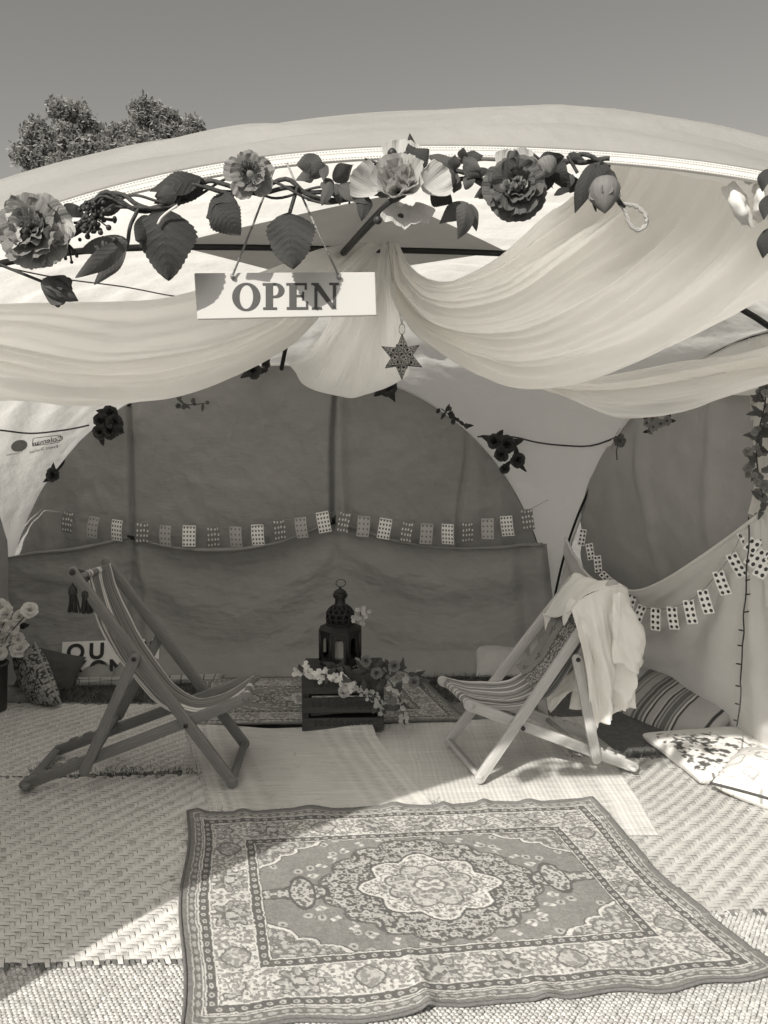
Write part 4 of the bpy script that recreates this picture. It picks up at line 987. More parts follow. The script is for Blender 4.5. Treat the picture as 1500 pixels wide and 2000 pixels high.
_p = glass.node_tree.nodes['Principled BSDF']; _p.inputs['Base Color'].default_value = (.75, .74, .70, 1); _p.inputs['Transmission Weight'].default_value = 1.0; _p.inputs['Roughness'].default_value = .08; _p.inputs['IOR'].default_value = 1.15
for k in range(8):
    k2 = (k + 1) % 8
    MB().tube([A[k], B[k]], .008, 6).build('corner_bar', lm, ln_)
    a0, a1, b0, b1 = A[k], A[k2], B[k], B[k2]
    inn = (LC + Vector((0, 0, .12)) - (a0 + b1) / 2).normalized() * .004
    b = MB()
    def qp(u, v): return a0.lerp(a1, u).lerp(b0.lerp(b1, u), v)
    # arched window frame
    outer = []; inner = []
    for q in range(13):
        th = math.pi * q / 12; inner.append((.5 - .25 * math.cos(th), .66 + .18 * math.sin(th) ** .8)); outer.append((q / 12, 1))
    ii = [(.25, .10)] + inner + [(.75, .10)]; oo = [(0, 0)] + [(0, 1)] + outer[1:-1] + [(1, 1)] + [(1, 0)]
    vs = [qp(*p) for p in ii] + [qp(*p) for p in oo] + [qp(*p) + inn for p in ii] + [qp(*p) + inn for p in oo]; m = len(ii)
    fs = [(q, q + 1, m + q + 1, m + q) for q in range(m - 1)] + [(m - 1, 0, m, 2 * m - 1)]
    fs += [tuple(x + 2 * m for x in f)[::-1] for f in fs] + [(q, 2 * m + q, 2 * m + (q + 1) % m, (q + 1) % m) for q in range(m)]
    b.add(vs, fs).build('arched_panel', lm, ln_, smooth=False)
    MB().add([qp(.15, .05) + inn * .5, qp(.85, .05) + inn * .5, qp(.85, .9) + inn * .5, qp(.15, .9) + inn * .5], [(0, 1, 2, 3)]).build('pane', glass, ln_, smooth=False)
# pierced dome: lattice ribs over a core painted dark as the shade of the hollow
dome = [(.066, .262), (.069, .275), (.069, .325), (.064, .345), (.054, .362), (.042, .374), (.032, .38)]
MB().lathe(LC, [(r * .9, z) for r, z in dome], 16).build('dome_core', mat('hollow_shade', .008, .9, .2), ln_)
for k in range(12):
    for sg in (-1, 1):
        MB().tube([LC + Vector((r * math.cos(k * math.pi / 6 + sg * q * .17), r * math.sin(k * math.pi / 6 + sg * q * .17), z)) for q, (r, z) in enumerate(dome)], .004, 5).build('dome_rib', lm, ln_)
for z, r in ((.264, .07), (.30, .071), (.332, .069)):
    MB().tube([LC + Vector((r * math.cos(t), r * math.sin(t), z)) for t in np.linspace(0, 2 * math.pi, 25)], .0045, 6, False).build('dome_hoop', lm, ln_)
MB().lathe(LC, [(.034, .378), (.030, .384), (.027, .39), (.026, .428), (.034, .43), (.037, .438), (.036, .456), (.030, .463), (.033, .468), (.018, .482), (.006, .492), (.005, .50)], 12).build('chimney', lm, ln_, smooth=True, angle=35)
MB().tube([LC + Vector((.024 * math.sin(t) + .004, .006 * math.sin(t), .524 - .024 * math.cos(t))) for t in np.linspace(0, 6.283, 24)], .0024, 6, False).build('ring', lm, ln_)
MB().lathe(LC, [(.036, .033), (.037, .05), (.036, .15), (.034, .158), (.022, .153), (0, .152)], 20).build('candle', mat('ivory_wax', .85, .45, .05, 10, sss=.2), ln_)

for o_ in ln_.children: o_.data.transform(Matrix.Diagonal((1, 1, .79, 1)))
# --- white plywood board with stencil letters
bd = thing('lettered_board', 'white board with large black stencilled letters behind the dark deck chair', 'sign', gr(215, 1330))
wb = mat('white_board_paint', .82, .6, .12, 9, .15, 40, var2=.12)
tl, tr, br, bl = at(122, 1254, 4.62), at(311, 1247, 4.66), at(309, 1322, 4.60), at(117, 1330, 4.55)
for q in (bl, br): q.z = min(q.z, .012)
nb = (tr - tl).cross(bl - tl).normalized()
if nb.y > 0: nb = -nb
th = nb * -.012
o = MB().add([tl, tr, br, bl, tl + th, tr + th, br + th, bl + th], [(0, 3, 2, 1), (4, 5, 6, 7), (0, 1, 5, 4), (1, 2, 6, 5), (2, 3, 7, 6), (3, 0, 4, 7)]).build('board', wb, bd, smooth=False)
stn = mat('black_stencil', .035, .7, .3, 40)
R_ = (tr - tl).normalized(); Up_ = (tl - bl).normalized()
def bpt(x, y):
    r = ray(x, y); k = (tl - Vector((0, 0, EYE))).dot(nb) / r.dot(nb); return Vector((0, 0, EYE)) + r * k + nb * .002
for ch, x, y in (('Q', 148, 1275), ('U', 189, 1273), ('T', 292, 1270), ('X', 152, 1308), ('O', 192, 1307), ('N', 229, 1305)):
    text_on('stencil_letter', ch, 43 * 4.6 / 1500, bpt(x, y), R_, Up_, stn, bd, bold=.0045)
MB().stadium(bpt(154, 1284), bpt(163, 1292), .013, .002, nb).build('stencil_letter', stn, bd)
# --- striped bolster in front of it
def pillow(L, W, H, n=34, pw=.42, corner=.10):
    U, V = np.meshgrid(np.linspace(-1, 1, n), np.linspace(-1, 1, n), indexing='ij')
    e = (np.clip(1 - U ** 2, 0, 1) * np.clip(1 - V ** 2, 0, 1)) ** pw
    x = U * L / 2 * (1 - corner * .5 * V ** 2 * (1 - U ** 2 * 0) * .6); y = V * W / 2 * (1 - corner * U ** 2 * 0 - corner * .5 * (1 - V ** 2) * 0)
    x = U * L / 2 * (1 - corner * (1 - np.abs(V)) ** 0 * 0 - corner * (1 - V ** 4) * 0 - .06 * (1 - V ** 2) * np.abs(U) ** 6)
    y = V * W / 2 * (1 - .06 * (1 - U ** 2) * np.abs(V) ** 6)
    return x, y, e * H / 2, U, V
def place_pillow(name, label, center, ex, ey, L, W, H, mt, colf=None, seed=1, crush=.02, pw=.42, n=40, piping=None, group=None):
    x, y, z, U, V = pillow(L, W, H, n, pw)
    ex = Vector(ex).normalized(); ez = ex.cross(Vector(ey)).normalized(); ey = ez.cross(ex)
    t = thing(name, label, 'cushion', Vector((center[0], center[1], 0)), group)
    for sg, nm in ((1, 'front_panel'), (-1, 'back_panel')):
        zz = sg * z + (fbm(U * 2.2 + seed, V * 2.2, seed) - .5) * crush * (z / (H / 2))
        G = np.array(center)[None, None] + x[..., None] * np.array(ex) + y[..., None] * np.array(ey) + zz[..., None] * np.array(ez)
        if sg < 0: G = G[::-1]
        G[..., 2] = np.maximum(G[..., 2], .012)
        uv = np.stack([(U + 1) / 2, (V + 1) / 2], -1)
        if sg < 0: uv = uv[::-1]
        MB().grid(G, uv, col=None if colf is None else colf((U + 1) / 2 * L, (V + 1) / 2 * W)[::sg]).build(nm, mt, t)
        if sg > 0 and piping is not None:
            ed = [G[i, 0] for i in range(n)] + [G[-1, j] for j in range(n)] + [G[i, -1] for i in range(n - 1, -1, -1)] + [G[0, j] for j in range(n - 1, -1, -1)]
            MB().tube([Vector(p) for p in ed[::2]] + [Vector(ed[0])], .006, 6).build('piping', piping, t)
    return t
bolst = mat('striped_bolster', .3, .9, .1, 40, .3, 200, coord='UV', stripes=[(0, .38)] + [q for k in range(13) for q in ((.04 + k * .074, .10), (.047 + k * .074, .40))])
a, b_ = gr(138, 1342), gr(442, 1334); a.z = b_.z = .03
place_pillow('striped_bolster', 'thin rolled striped blanket lying on the grass along the lettered board', (a + b_) / 2, b_ - a, (0, .2, 1), (b_ - a).length, .055, .05, bolst, crush=.02, pw=.25)
# --- floral cushion propped by the bucket
def floral(u, v, lo=.05, hi=.42, seed=3, sc=26):
    w, i = worley(u * sc, v * sc, seed); w2, i2 = worley(u * sc * 2.2, v * sc * 2.2, seed + 2); s = np.abs(fbm(u * 55, v * 55, seed + 4, 2) - .5)
    c = np.full(u.shape, lo); c = np.where(w2 < .36, hi * .8, c); c = np.where((w < .42) & (i > .4), hi, c); c = np.where((w < .42) & (i > .4) & (np.sin(w * 50) > .35), lo * 2.5, c)
    c = np.where((s < .02), hi * .6, c); return c
ctr = at(70, 1322, 4.16); ctr.z = .155
place_pillow('floral_cushion', 'dark floral cushion propped on its edge beside the rose bucket', ctr, (.40, -.10, -.92), (.80, -.55, .22), .36, .27, .13, mat('dark_floral_print', 1, .9, .08, 60, .3, 200, attr=True), lambda u, v: floral(u, v), 5, .03, n=90, piping=mat('floral_piping', .3, .9, .3, 90))
ctr = at(98, 1322, 4.45); ctr.z = .10
place_pillow('dark_cushion', 'plain dark cushion slumped behind the floral cushion', ctr, (.9, .1, -.25), (.1, .5, .9), .34, .26, .12, mat('plain_dark_cotton', .08, .9, .1, 30, .3, 60), None, 6)
ctr = at(982, 1303, 4.72); ctr.z = .075
place_pillow('pale_cushion', 'plain pale cushion on the grass behind the pale deck chair', ctr, (1, .05, -.12), (0, .75, .55), .36, .26, .14, mat('plain_pale_cotton', .48, .9, .06, 20, .3, 60), None, 9, pw=.6)
# --- striped pillow, flat floral pad and frilled cushion on the right
def stripes_p(u, v):
    c = np.full(u.shape, .40); ph = (u / .62)
    for a_, w_, val in ((.03, .02, .05), (.10, .10, .18), (.125, .012, .55), (.20, .012, .05), (.27, .10, .40), (.36, .12, .17), (.33, .008, .45), (.36, .008, .05), (.39, .008, .45), (.43, .014, .55), (.45, .012, .05), (.53, .02, .5), (.545, .012, .05), (.63, .12, .16), (.60, .008, .45), (.63, .008, .05), (.66, .008, .45), (.70, .02, .58), (.715, .012, .05), (.955, .03, .05)):
        c = np.where(np.abs(ph - a_) < w_ / 2, val, c)
    return c
sc_ = (gr(1232, 1402) + gr(1400, 1415)) / 2; a = gr(1240, 1380); b_ = gr(1395, 1440)
cc = (gr(1262, 1405) + gr(1392, 1412)) / 2; cc.z = .085
ax = (gr(1400, 1448) - gr(1243, 1385))
place_pillow('striped_pillow', 'plump pillow with bold dark and pale stripes against the pale swag', gr(1318, 1420) + Vector((0.02, .08, .07)), (ax.x, ax.y, 0), (-ax.y, ax.x, .30), .64, .40, .15, mat('striped_ticking', 1, .9, .06, 60, .3, 200, attr=True), stripes_p, 4, .02, n=110)
def pad_col(u, v):
    w, i = worley(u * 22, v * 22, 3); m = np.exp(-(((u - .30) / .16) ** 2 + ((v - .24) / .14) ** 2)) + .75 * np.exp(-(((u - .16) / .1) ** 2 + ((v - .07) / .05) ** 2)) + .6 * np.exp(-(((u - .42) / .1) ** 2 + ((v - .06) / .07) ** 2))
    s = fbm(u * 45, v * 45, 6, 3)
    c = np.where((s > .68 - .20 * m) & (m > .2), .20, .78); c = np.where((s > .76 - .2 * m) & (m > .3), .10, c); return c
a, b_, c_ = gr(1268, 1462, .0), gr(1480, 1448, 0), gr(1372, 1528, 0)
ex = (gr(1372, 1534) - gr(1268, 1452)); 
place_pillow('floral_pad', 'flat white seat pad printed with dark flowers, half in the sun', Vector((gr(1408, 1490).x, gr(1408, 1490).y, .048)), (ex.x, ex.y, 0), (-ex.y, ex.x, 0), .50, .52, .085, mat('white_floral_print', 1, .85, .05, 60, .25, 120, attr=True), pad_col, 6, .012, pw=.2, n=110)
def pad2(u, v):
    s = np.abs(fbm(u * 16, v * 16, 12, 2) - .5); return np.where(s < .02, .35, .72)
place_pillow('frilled_cushion', 'white scroll printed cushion with dark frilled edge beside the seat pad', Vector((gr(1510, 1560).x, gr(1510, 1560).y, .085)), (.75, -.66, 0), (.66, .75, .05), .38, .38, .19, mat('white_scroll_print', 1, .85, .05, 60, .25, 120, attr=True), pad2, 7, .02, n=70, piping=mat('dark_frill', .07, .9, .4, 90))

# --- bucket with white roses at the left edge
bk = thing('flower_bucket', 'dark round bucket holding white roses at the cloth edge', 'bucket', gr(-22, 1392))
bp_ = gr(-22, 1392)
MB().lathe(bp_, [(.085, .005), (.09, .01), (.105, .26), (.112, .262), (.112, .275), (.103, .275), (.10, .25), (0, .24)], 28).build('body', mat('dark_zinc', .07, .5, .3, 12, metal=.3), bk)

# --- OPEN board hung from the garland
GP = (( -1.55, 1.05), (2.15, 1.45))
def gp(x, y, off=-.045): return onplane(x, y, GP[0], GP[1], off)
sg = thing('open_sign', 'white hanging board lettered OPEN below the flower garland', 'sign', gp(558, 580, .03))
tl, tr, br, bl = gp(379, 533, .012), gp(733, 531, -.012), gp(736, 616, -.018), gp(385, 624, .006)
nb = (tr - tl).cross(bl - tl).normalized()
if nb.y > 0: nb = -nb
th = nb * -.005
o = MB().add([tl, tr, br, bl, tl + th, tr + th, br + th, bl + th], [(0, 3, 2, 1), (4, 5, 6, 7), (0, 1, 5, 4), (1, 2, 6, 5), (2, 3, 7, 6), (3, 0, 4, 7)]).build('board', mat('sign_white', .54, .35, .02, 20, spec=.5, trans=.22), sg, smooth=False)
mo = o.modifiers.new('bev', 'BEVEL'); mo.width = .0012
lett = mat('sign_letter_grey', .055, .6, .35, 26)
def sp_(x, y):
    r = ray(x, y); k = (tl - Vector((0, 0, EYE))).dot(nb) / r.dot(nb); return Vector((0, 0, EYE)) + r * k + nb * .0012
def poly(name, pts, holes=None):
    """flat letter from quads: list of pixel polygons"""
    b = MB()
    for q in pts:
        v = [sp_(*p) for p in q]; m = len(v); w = [p + nb * -.002 for p in v]
        b.add(v + w, [tuple(range(m)), tuple(range(m, 2 * m))[::-1]] + [(i, (i + 1) % m, m + (i + 1) % m, m + i) for i in range(m)])
    return b.build(name, lett, sg, smooth=False)
def rct(x0, y0, x1, y1): return [(x0, y0), (x1, y0), (x1, y1), (x0, y1)]
def arcq(cx, cy, ro, ri, a0, a1, n=26):
    out = []
    for k in range(n):
        t0 = a0 + (a1 - a0) * k / n; t1 = a0 + (a1 - a0) * (k + 1) / n
        out.append([(cx + ro[0] * math.cos(t0), cy + ro[1] * math.sin(t0)), (cx + ro[0] * math.cos(t1), cy + ro[1] * math.sin(t1)), (cx + ri[0] * math.cos(t1), cy + ri[1] * math.sin(t1)), (cx + ri[0] * math.cos(t0), cy + ri[1] * math.sin(t0))])
    return out
yb, yt = 605, 552.5
poly('letter', arcq(481, 580, (27.5, 27.5), (13.5, 23.5), 0, 2 * math.pi, 44))
poly('letter', [rct(513, yt + .6, 540, yt + 5), rct(519, yt + 5, 533, yb - 4.5), rct(514, yb - 4.5, 541, yb)] + arcq(537, 567.5, (18.5, 14.6), (7, 10), -math.pi / 2, math.pi / 2) + [rct(532.8, yt + .3, 537, yt + 4.8), rct(532.8, 577.5, 537, 582)])
poly('letter', [rct(559, yt + .5, 599, yt + 5), rct(565, yt + 5, 579, yb - 5), rct(560, yb - 5, 602, yb), rct(595, yt + 5, 599, 566), rct(579, 576, 590, 580.5), rct(589.9, 570, 594, 587), rct(597.5, 589, 602, yb - 4.9)])
poly('letter', [rct(608, yt + .5, 623, yt + 4.5), [(612, yt + 4.4), (625, yt + 4.4), (658, yb - 1), (648, yb - 1)], rct(614, yt + 10, 620, yb - 4.5), rct(609, yb - 4.5, 629, yb), rct(650, yt + 4.4, 656.5, yb - 3), rct(643, yt, 662, yt + 4.5)])
twine = mat('jute_twine', .30, .9, .3, 90, .6, 300)
for (x0, y0, x1, y1) in ((455, 541, 537, 326), (662, 541, 560, 318)):
    MB().tube([sp_(x0, y0) + nb * .004, sp_(x0, y0).lerp(gp(x1, y1, -.03), .5) + Vector((0, 0, -.001)), gp(x1, y1, -.03)], .0016, 6).build('cord', twine, sg)
    MB().tube([sp_(x0, y0 + 2) + nb * .001, sp_(x0, y0 - 1) + nb * .006], .0034, 8).build('knot', twine, sg)

# --- pierced tin star under the crown
stc = at(785, 697, 2.98)
st = thing('star_lantern', 'pierced tin star lantern hanging on a chain under the crown', 'lantern', stc)
stm = mat('aged_tin', .42, .5, .4, 40, .4, 120, metal=.15, bdist=.003)
phi = (1 + 5 ** .5) / 2
ic = [Vector(p).normalized() for p in ((0, 1, phi), (0, 1, -phi), (0, -1, phi), (0, -1, -phi), (1, phi, 0), (1, -phi, 0), (-1, phi, 0), (-1, -phi, 0), (phi, 0, 1), (phi, 0, -1), (-phi, 0, 1), (-phi, 0, -1))]
rotM = Matrix.Rotation(.35, 3, 'Z') @ Matrix.Rotation(R(-31.7), 3, 'X')
ic = [rotM @ p for p in ic]
for k, p in enumerate(ic):
    nbr = sorted([q for q in ic if 1e-3 < (q - p).length < 1.2], key=lambda q: 0)
    cens = []
    for a in range(len(nbr)):
        for b2 in range(a + 1, len(nbr)):
            if (nbr[a] - nbr[b2]).length < 1.2: cens.append(((p + nbr[a] + nbr[b2]) / 3).normalized() * .040)
    ax = p; e1_ = ax.orthogonal().normalized(); e2_ = ax.cross(e1_)
    cens.sort(key=lambda c: math.atan2(c.dot(e2_), c.dot(e1_)))
    tip = stc + p * .086; ring = [stc + c for c in cens]
    MB().add(ring + [tip], [(i, (i + 1) % 5, 5) for i in range(5)]).build('spike', stm, st, smooth=False)
    b = MB(); 
    for i in range(5):
        a_, b2 = ring[i], ring[(i + 1) % 5]; nf = (b2 - a_).cross(tip - a_).normalized()
        if nf.dot(p) < 0: nf = -nf
        for (u, v, rr) in ((.5, .18, .0042), (.3, .14, .003), (.7, .14, .003), (.5, .42, .0034), (.5, .62, .0022)):
            c = a_.lerp(b2, .5 + (u - .5) * (1 - v)).lerp(tip, v) + nf * .0006; f1 = (b2 - a_).normalized(); f2 = nf.cross(f1)
            b.add([c + (f1 * math.cos(t) + f2 * math.sin(t)) * rr for t in np.linspace(0, 6.283, 9)[:-1]], [tuple(range(8))])
    b.build('piercing_shade_discs', MATS['hollow_shade'], st, smooth=False)  # flat dark discs on the closed spikes, painting the shade inside the holes
    b = MB()
    for i in range(5): b.tube([ring[i], tip], .0012, 5)
    b.build('soldered_seam', lm, st)
tp_ = stc + Vector((0, 0, .086))
MB().tube([tp_ + Vector((.011 * math.sin(t), 0, .018 - .020 * math.cos(t))) for t in np.linspace(0, 6.283, 20)], .0012, 6, False).build('ring', lm, st)
chn = mat('pale_chain', .35, .5, .3, 80, metal=.4)
for (x0, y0) in ((766, 545), (800, 560)):
    p0 = at(x0, y0, 2.93); p1 = tp_ + Vector((0, 0, .036)); n_ = 24
    for k in range(n_):
        c = p0.lerp(p1, (k + .5) / n_); dd = (p1 - p0).normalized(); s_v = dd.orthogonal().normalized() if k % 2 else dd.cross(dd.orthogonal()).normalized()
        hl = (p1 - p0).length / n_ * .62
        MB().tube([c + dd * hl * math.cos(t) + s_v * .0035 * math.sin(t) for t in np.linspace(0, 6.283, 9)], .0008, 4, False).build('chain_link', chn, st)
MB().tube([at(766, 545, 2.93), at(757, 470, 3.0)], .0012, 5).build('chain_hook', chn, st)
MB().tube([at(800, 560, 2.93), at(768, 480, 3.0)], .0012, 5).build('chain_hook', chn, st)

# ================================================================ bunting
def card_mesh(w, h, mt, name, bend=.0):
    n = 6; G = np.zeros((n, n, 3))
    U, V = np.meshgrid(np.linspace(-.5, .5, n), np.linspace(-.5, .5, n), indexing='ij')
    G[..., 0] = U * w; G[..., 2] = V * h; G[..., 1] = bend * (V * V) * 4 * h * .1 
    b = MB().grid(G); me = bpy.data.meshes.new(name); me.from_pydata(b.v, [], b.f); me.update()
    li = np.empty(len(me.loops), dtype=np.int32); me.loops.foreach_get('vertex_index', li)
    me.uv_layers.new(name='UVMap').data.foreach_set('uv', np.array(b.uv, dtype=np.float32)[li].ravel()); me.materials.append(mt)
    return me
cd_d = mat('dark_printed_card', .19, .7, .05, 40, dots=(4, 4, .26, .66, .25)); cd_m = mat('mid_printed_card', .46, .7, .05, 40, dots=(3.0, 4.0, .22, .20, .0)); cd_w = mat('white_printed_card', .85, .7, .05, 40, dots=(4.0, 5.0, .28, .13, .0))
xs = [130, 180, 227, 277, 322, 369, 416, 460, 503, 546, 588, 632, 670, 710, 751, 793, 833, 874, 913, 952, 990, 1030]
ys = [1020, 1030, 1036, 1042, 1047, 1047, 1050, 1049, 1045, 1036, 1031, 1020, 1021, 1028, 1033, 1040, 1043, 1044, 1041, 1033, 1028, 1015]
rots = [-8, -6, -5, -5, -3, -2, 1, 0, 3, 5, 8, 10, -10, -6, -10, -8, -4, -1, 2, 3, 7, 9]
bn = thing('card_bunting', 'string of small patterned cards along the dark back cloth', 'bunting', (-.55, 4.62, 1.0))
ms = [card_mesh(.078, .13, m_, 'card', .7) for m_ in (cd_d, cd_m, cd_w)]
tops = []
for k, (x, y, r_) in enumerate(zip(xs, ys, rots)):
    p = at(x, y, 4.66 + (x - 130) / 900 * .14)
    o = inst('card', ms[k % 3], Matrix.Translation(p) @ Matrix.Rotation(R(-r_), 4, 'Y') @ Matrix.Rotation(random.uniform(-.45, .45), 4, 'Z') @ Matrix.Rotation(random.uniform(-.14, .14), 4, 'X'), bn)
    o.modifiers.new('thick', 'SOLIDIFY').thickness = .001
    tops.append(p + Vector((0, .004, .058)))
MB().tube(crom([tops[0] + Vector((-.2, .02, .05))] + tops + [tops[-1] + Vector((.14, .02, .07))], 120), .0016, 5).build('string', twine, bn)
dm = mat('dotted_card', .82, .7, .04, 40, dots=(2, 4, .30, .05))
dme = card_mesh(.050, .118, dm, 'card', .5)
bn2 = thing('dotted_card_bunting', 'string of white cards with eight dark dots sagging along the pale swag', 'bunting', (1.55, 4.0, .8))
spots = [(1137, 1050, -8, 40), (1153, 1078, 12, 35), (1168, 1102, 8, 35), (1187, 1131, 50, 10), (1230, 1180, -15, 20), (1247, 1203, -20, -12), (1280, 1210, 1, 0), (1314, 1208, 9, 0), (1348, 1196, 15, 3), (1378, 1176, 20, 3), (1410, 1140, 22, 3), (1440, 1105, 32, 2), (1462, 1062, 35, 2), (1478, 1055, -38, -2), (1478, 1082, -35, 2), (1494, 1103, -30, 2), (1520, 1075, -30, 0)]
tops = []
wd = (FR - BR).normalized(); wyaw = math.atan2(wd.y, wd.x)
for k, (x, y, r_, tw) in enumerate(spots):
    p = RW(x, y, -.17 - .004 * (k % 3)) ; yaw = wyaw + math.pi * 0 + R(42 - tw * .5)
    sc = 1.0 if x > 1225 else .95
    M = Matrix.Translation(p) @ Matrix.Scale(.95 if x > 1225 else .8, 4) @ Matrix.Rotation(R(-r_), 4, 'Y') @ Matrix.Rotation(R(-38 + tw), 4, 'Z') @ Matrix.Rotation(random.uniform(-.1, .1), 4, 'X')
    o = inst('card', dme, M, bn2); o.modifiers.new('thick', 'SOLIDIFY').thickness = .001
    tops.append(p + M.to_3x3() @ Vector((0, .004, .054)))
MB().tube(crom(tops[:13], 90), .0015, 5).build('string', twine, bn2)
# --- fairy-light wire down the pale swag
fl = thing('fairy_light_string', 'dark fairy light wire hanging down in front of the pale swag', 'lights', gr(1437, 1440))
pts = [(1462, 1010), (1463, 1060), (1458, 1110), (1457, 1160), (1452, 1200), (1453, 1235), (1450, 1260), (1449, 1290), (1446, 1330), (1447, 1345), (1446, 1370), (1443, 1395), (1439, 1418)]
wp = [RW(x, y, -.2 - .10 * k / 12) for k, (x, y) in enumerate(pts)]
wm = mat('black_wire', .03, .5, .1, 50)
MB().tube(crom(wp, 70), .0028, 6).build('wire', wm, fl)
for (x, y, dx) in ((1456, 1134, 8), (1455, 1162, 10), (1453, 1196, 9), (1452, 1232, -9), (1450, 1262, -9), (1449, 1298, -11), (1446, 1341, -9), (1444, 1376, -8), (1441, 1408, -8)):
    p = RW(x, y, -.25); q = RW(x + dx, y - 2, -.25); MB().tube([p, p.lerp(q, .5), q], [.0025, .0035, .0028], 6).build('bulb', wm, fl)
# ================================================================ flowers and leaves
CAMP = Vector((0, 0, EYE))
def leaf_mesh_pts(b, t, w, tilt=0.0, bend=.07, serr=.05, cup=.18, lobes=0, nu=41, nv=11, wide=.40, roll=0.0):
    b = Vector(b); t = Vector(t); ax = t - b; L = ax.length; ax.normalize()
    nrm = (CAMP - (b + t) / 2).normalized(); nrm = (nrm - ax * nrm.dot(ax)).normalized()
    nrm = (Matrix.Rotation(tilt, 3, ax) @ nrm); sd = ax.cross(nrm)
    G = np.zeros((nu, nv, 3)); ph = random.uniform(0, 6); twist = random.uniform(-.7, .7); droop = random.uniform(-.02, .16) * L; n0, s0 = nrm.copy(), sd.copy()
    for i in range(nu):
        u = i / (nu - 1)
        sd = s0 * math.cos(twist * u) + n0 * math.sin(twist * u); nrm = n0 * math.cos(twist * u) - s0 * math.sin(twist * u)
        p = math.log(.5) / math.log(wide); f = max(math.sin(math.pi * u ** p), 0) ** .85 * (1 + .07 * math.sin(u * 9 + ph))
        if serr: f *= 1 + serr * (((u * 13) % 1) - .3) * (u < .97)
        for j in range(nv):
            v = -1 + 2 * j / (nv - 1)
            h = -cup * abs(v) ** 1.3 * w * .5 * f + bend * L * math.sin(math.pi * u) + 0.008 * w * math.sin((u * 9 - abs(v) * 1.6) * 6.283) * f * (abs(v) > .01) + .05 * w * math.sin(u * 7 + ph + v * 2) * abs(v)
            G[i, j] = b + ax * (L * u + .10 * L * f * 0) + sd * (v * w / 2 * f) + nrm * h - n0 * (droop * u * u)
    return G
def leaf(parent, b, t, w, mt, name='leaf', **k):
    o = MB().grid(leaf_mesh_pts(b, t, w, **k)).build(name, mt, parent); return o
def petal_mesh(name, mt, L=1.0, W=.9, phi0=80, phi1=20, ruf=.05, cup=.15, seed=0, nu=11, nv=11, notch=.0):
    G = np.zeros((nu, nv, 3)); r = np.random.default_rng(seed); a1, a2, a3 = r.uniform(0, 6, 3)
    x = z = 0.0
    for i in range(nu):
        u = i / (nu - 1); ph = R(phi0 + (phi1 - phi0) * u ** .8)
        if i: x += math.cos(ph) * L / (nu - 1); z += math.sin(ph) * L / (nu - 1)
        w = W / 2 * (.18 + .95 * u ** .65 - .22 * u ** 5)
        for j in range(nv):
            v = -1 + 2 * j / (nv - 1)
            back = .012 * L * (math.sin(v * 17 + a3) + math.sin(v * 31 + a1) * .6) * u ** 3 + .22 * L * (v * v) * u * u + notch * L * max(0, 1 - abs(v) * 3) * u ** 6
            rf = ruf * (math.sin(v * 6 + a1) + .6 * math.sin(v * 13 + a2) + .15 * math.sin(v * 27 + a3)) * u * u
            lift = cup * W * v * v * (1 - .3 * u)
            px_ = x - back * math.cos(ph) - lift * math.sin(ph) * 1 + rf * math.sin(ph) * -1
            G[i, j] = (px_ , v * w, z - back * math.sin(ph) + lift * math.cos(ph) + rf * math.cos(ph))
    b = MB().grid(G); me = bpy.data.meshes.new(name); me.from_pydata(b.v, [], b.f); me.update()
    li = np.empty(len(me.loops), dtype=np.int32); me.loops.foreach_get('vertex_index', li); me.uv_layers.new(name='UVMap').data.foreach_set('uv', np.array(b.uv, dtype=np.float32)[li].ravel())
    me.polygons.foreach_set('use_smooth', [True] * len(me.polygons)); me.materials.append(mt); return me
def frame(c, n, roll=0.0, s=1.0):
    n = Vector(n).normalized(); q = n.to_track_quat('Z', 'Y').to_matrix().to_4x4()
    return Matrix.Translation(c) @ q @ Matrix.Rotation(roll, 4, 'Z') @ Matrix.Scale(s, 4)
PET = {}
def petals_for(mt, kind):
    key = (mt.name, kind)
    if key not in PET:
        sp = {'peony': [(6, 1.0, 1.2, 38, -12, .05, .0), (6, .92, 1.1, 60, 12, .06, .05), (6, .76, .95, 76, 42, .07, .10), (5, .6, .75, 88, 75, .07, .12), (4, .42, .6, 95, 105, .05, .14)],
              'cup': [(6, 1.0, 1.25, 35, 60, .05, .0), (6, .92, 1.1, 62, 85, .05, .03), (5, .75, .9, 80, 105, .05, .06)],
              'anemone': [(5, 1.0, .95, 15, -5, .05, .0), (5, .82, .95, 45, 20, .04, .04)],
              'rose': [(5, 1.0, 1.1, 35, 5, .06, .0), (5, .85, .95, 65, 35, .05, .05), (4, .68, .8, 85, 70, .04, .08), (3, .5, .7, 92, 95, .03, .1)],
              'flat': [(5, 1.0, .95, 25, 10, .05, .0)]}[kind]
        PET[key] = [(n, [petal_mesh('petal', mt, L, W, a, b_, rf, .14, 11 * q + z, *((9, 9) if kind in ('rose', 'flat') else (14, 21))) for z in range(2)], dz) for q, (n, L, W, a, b_, rf, dz) in enumerate(sp)]
    return PET[key]
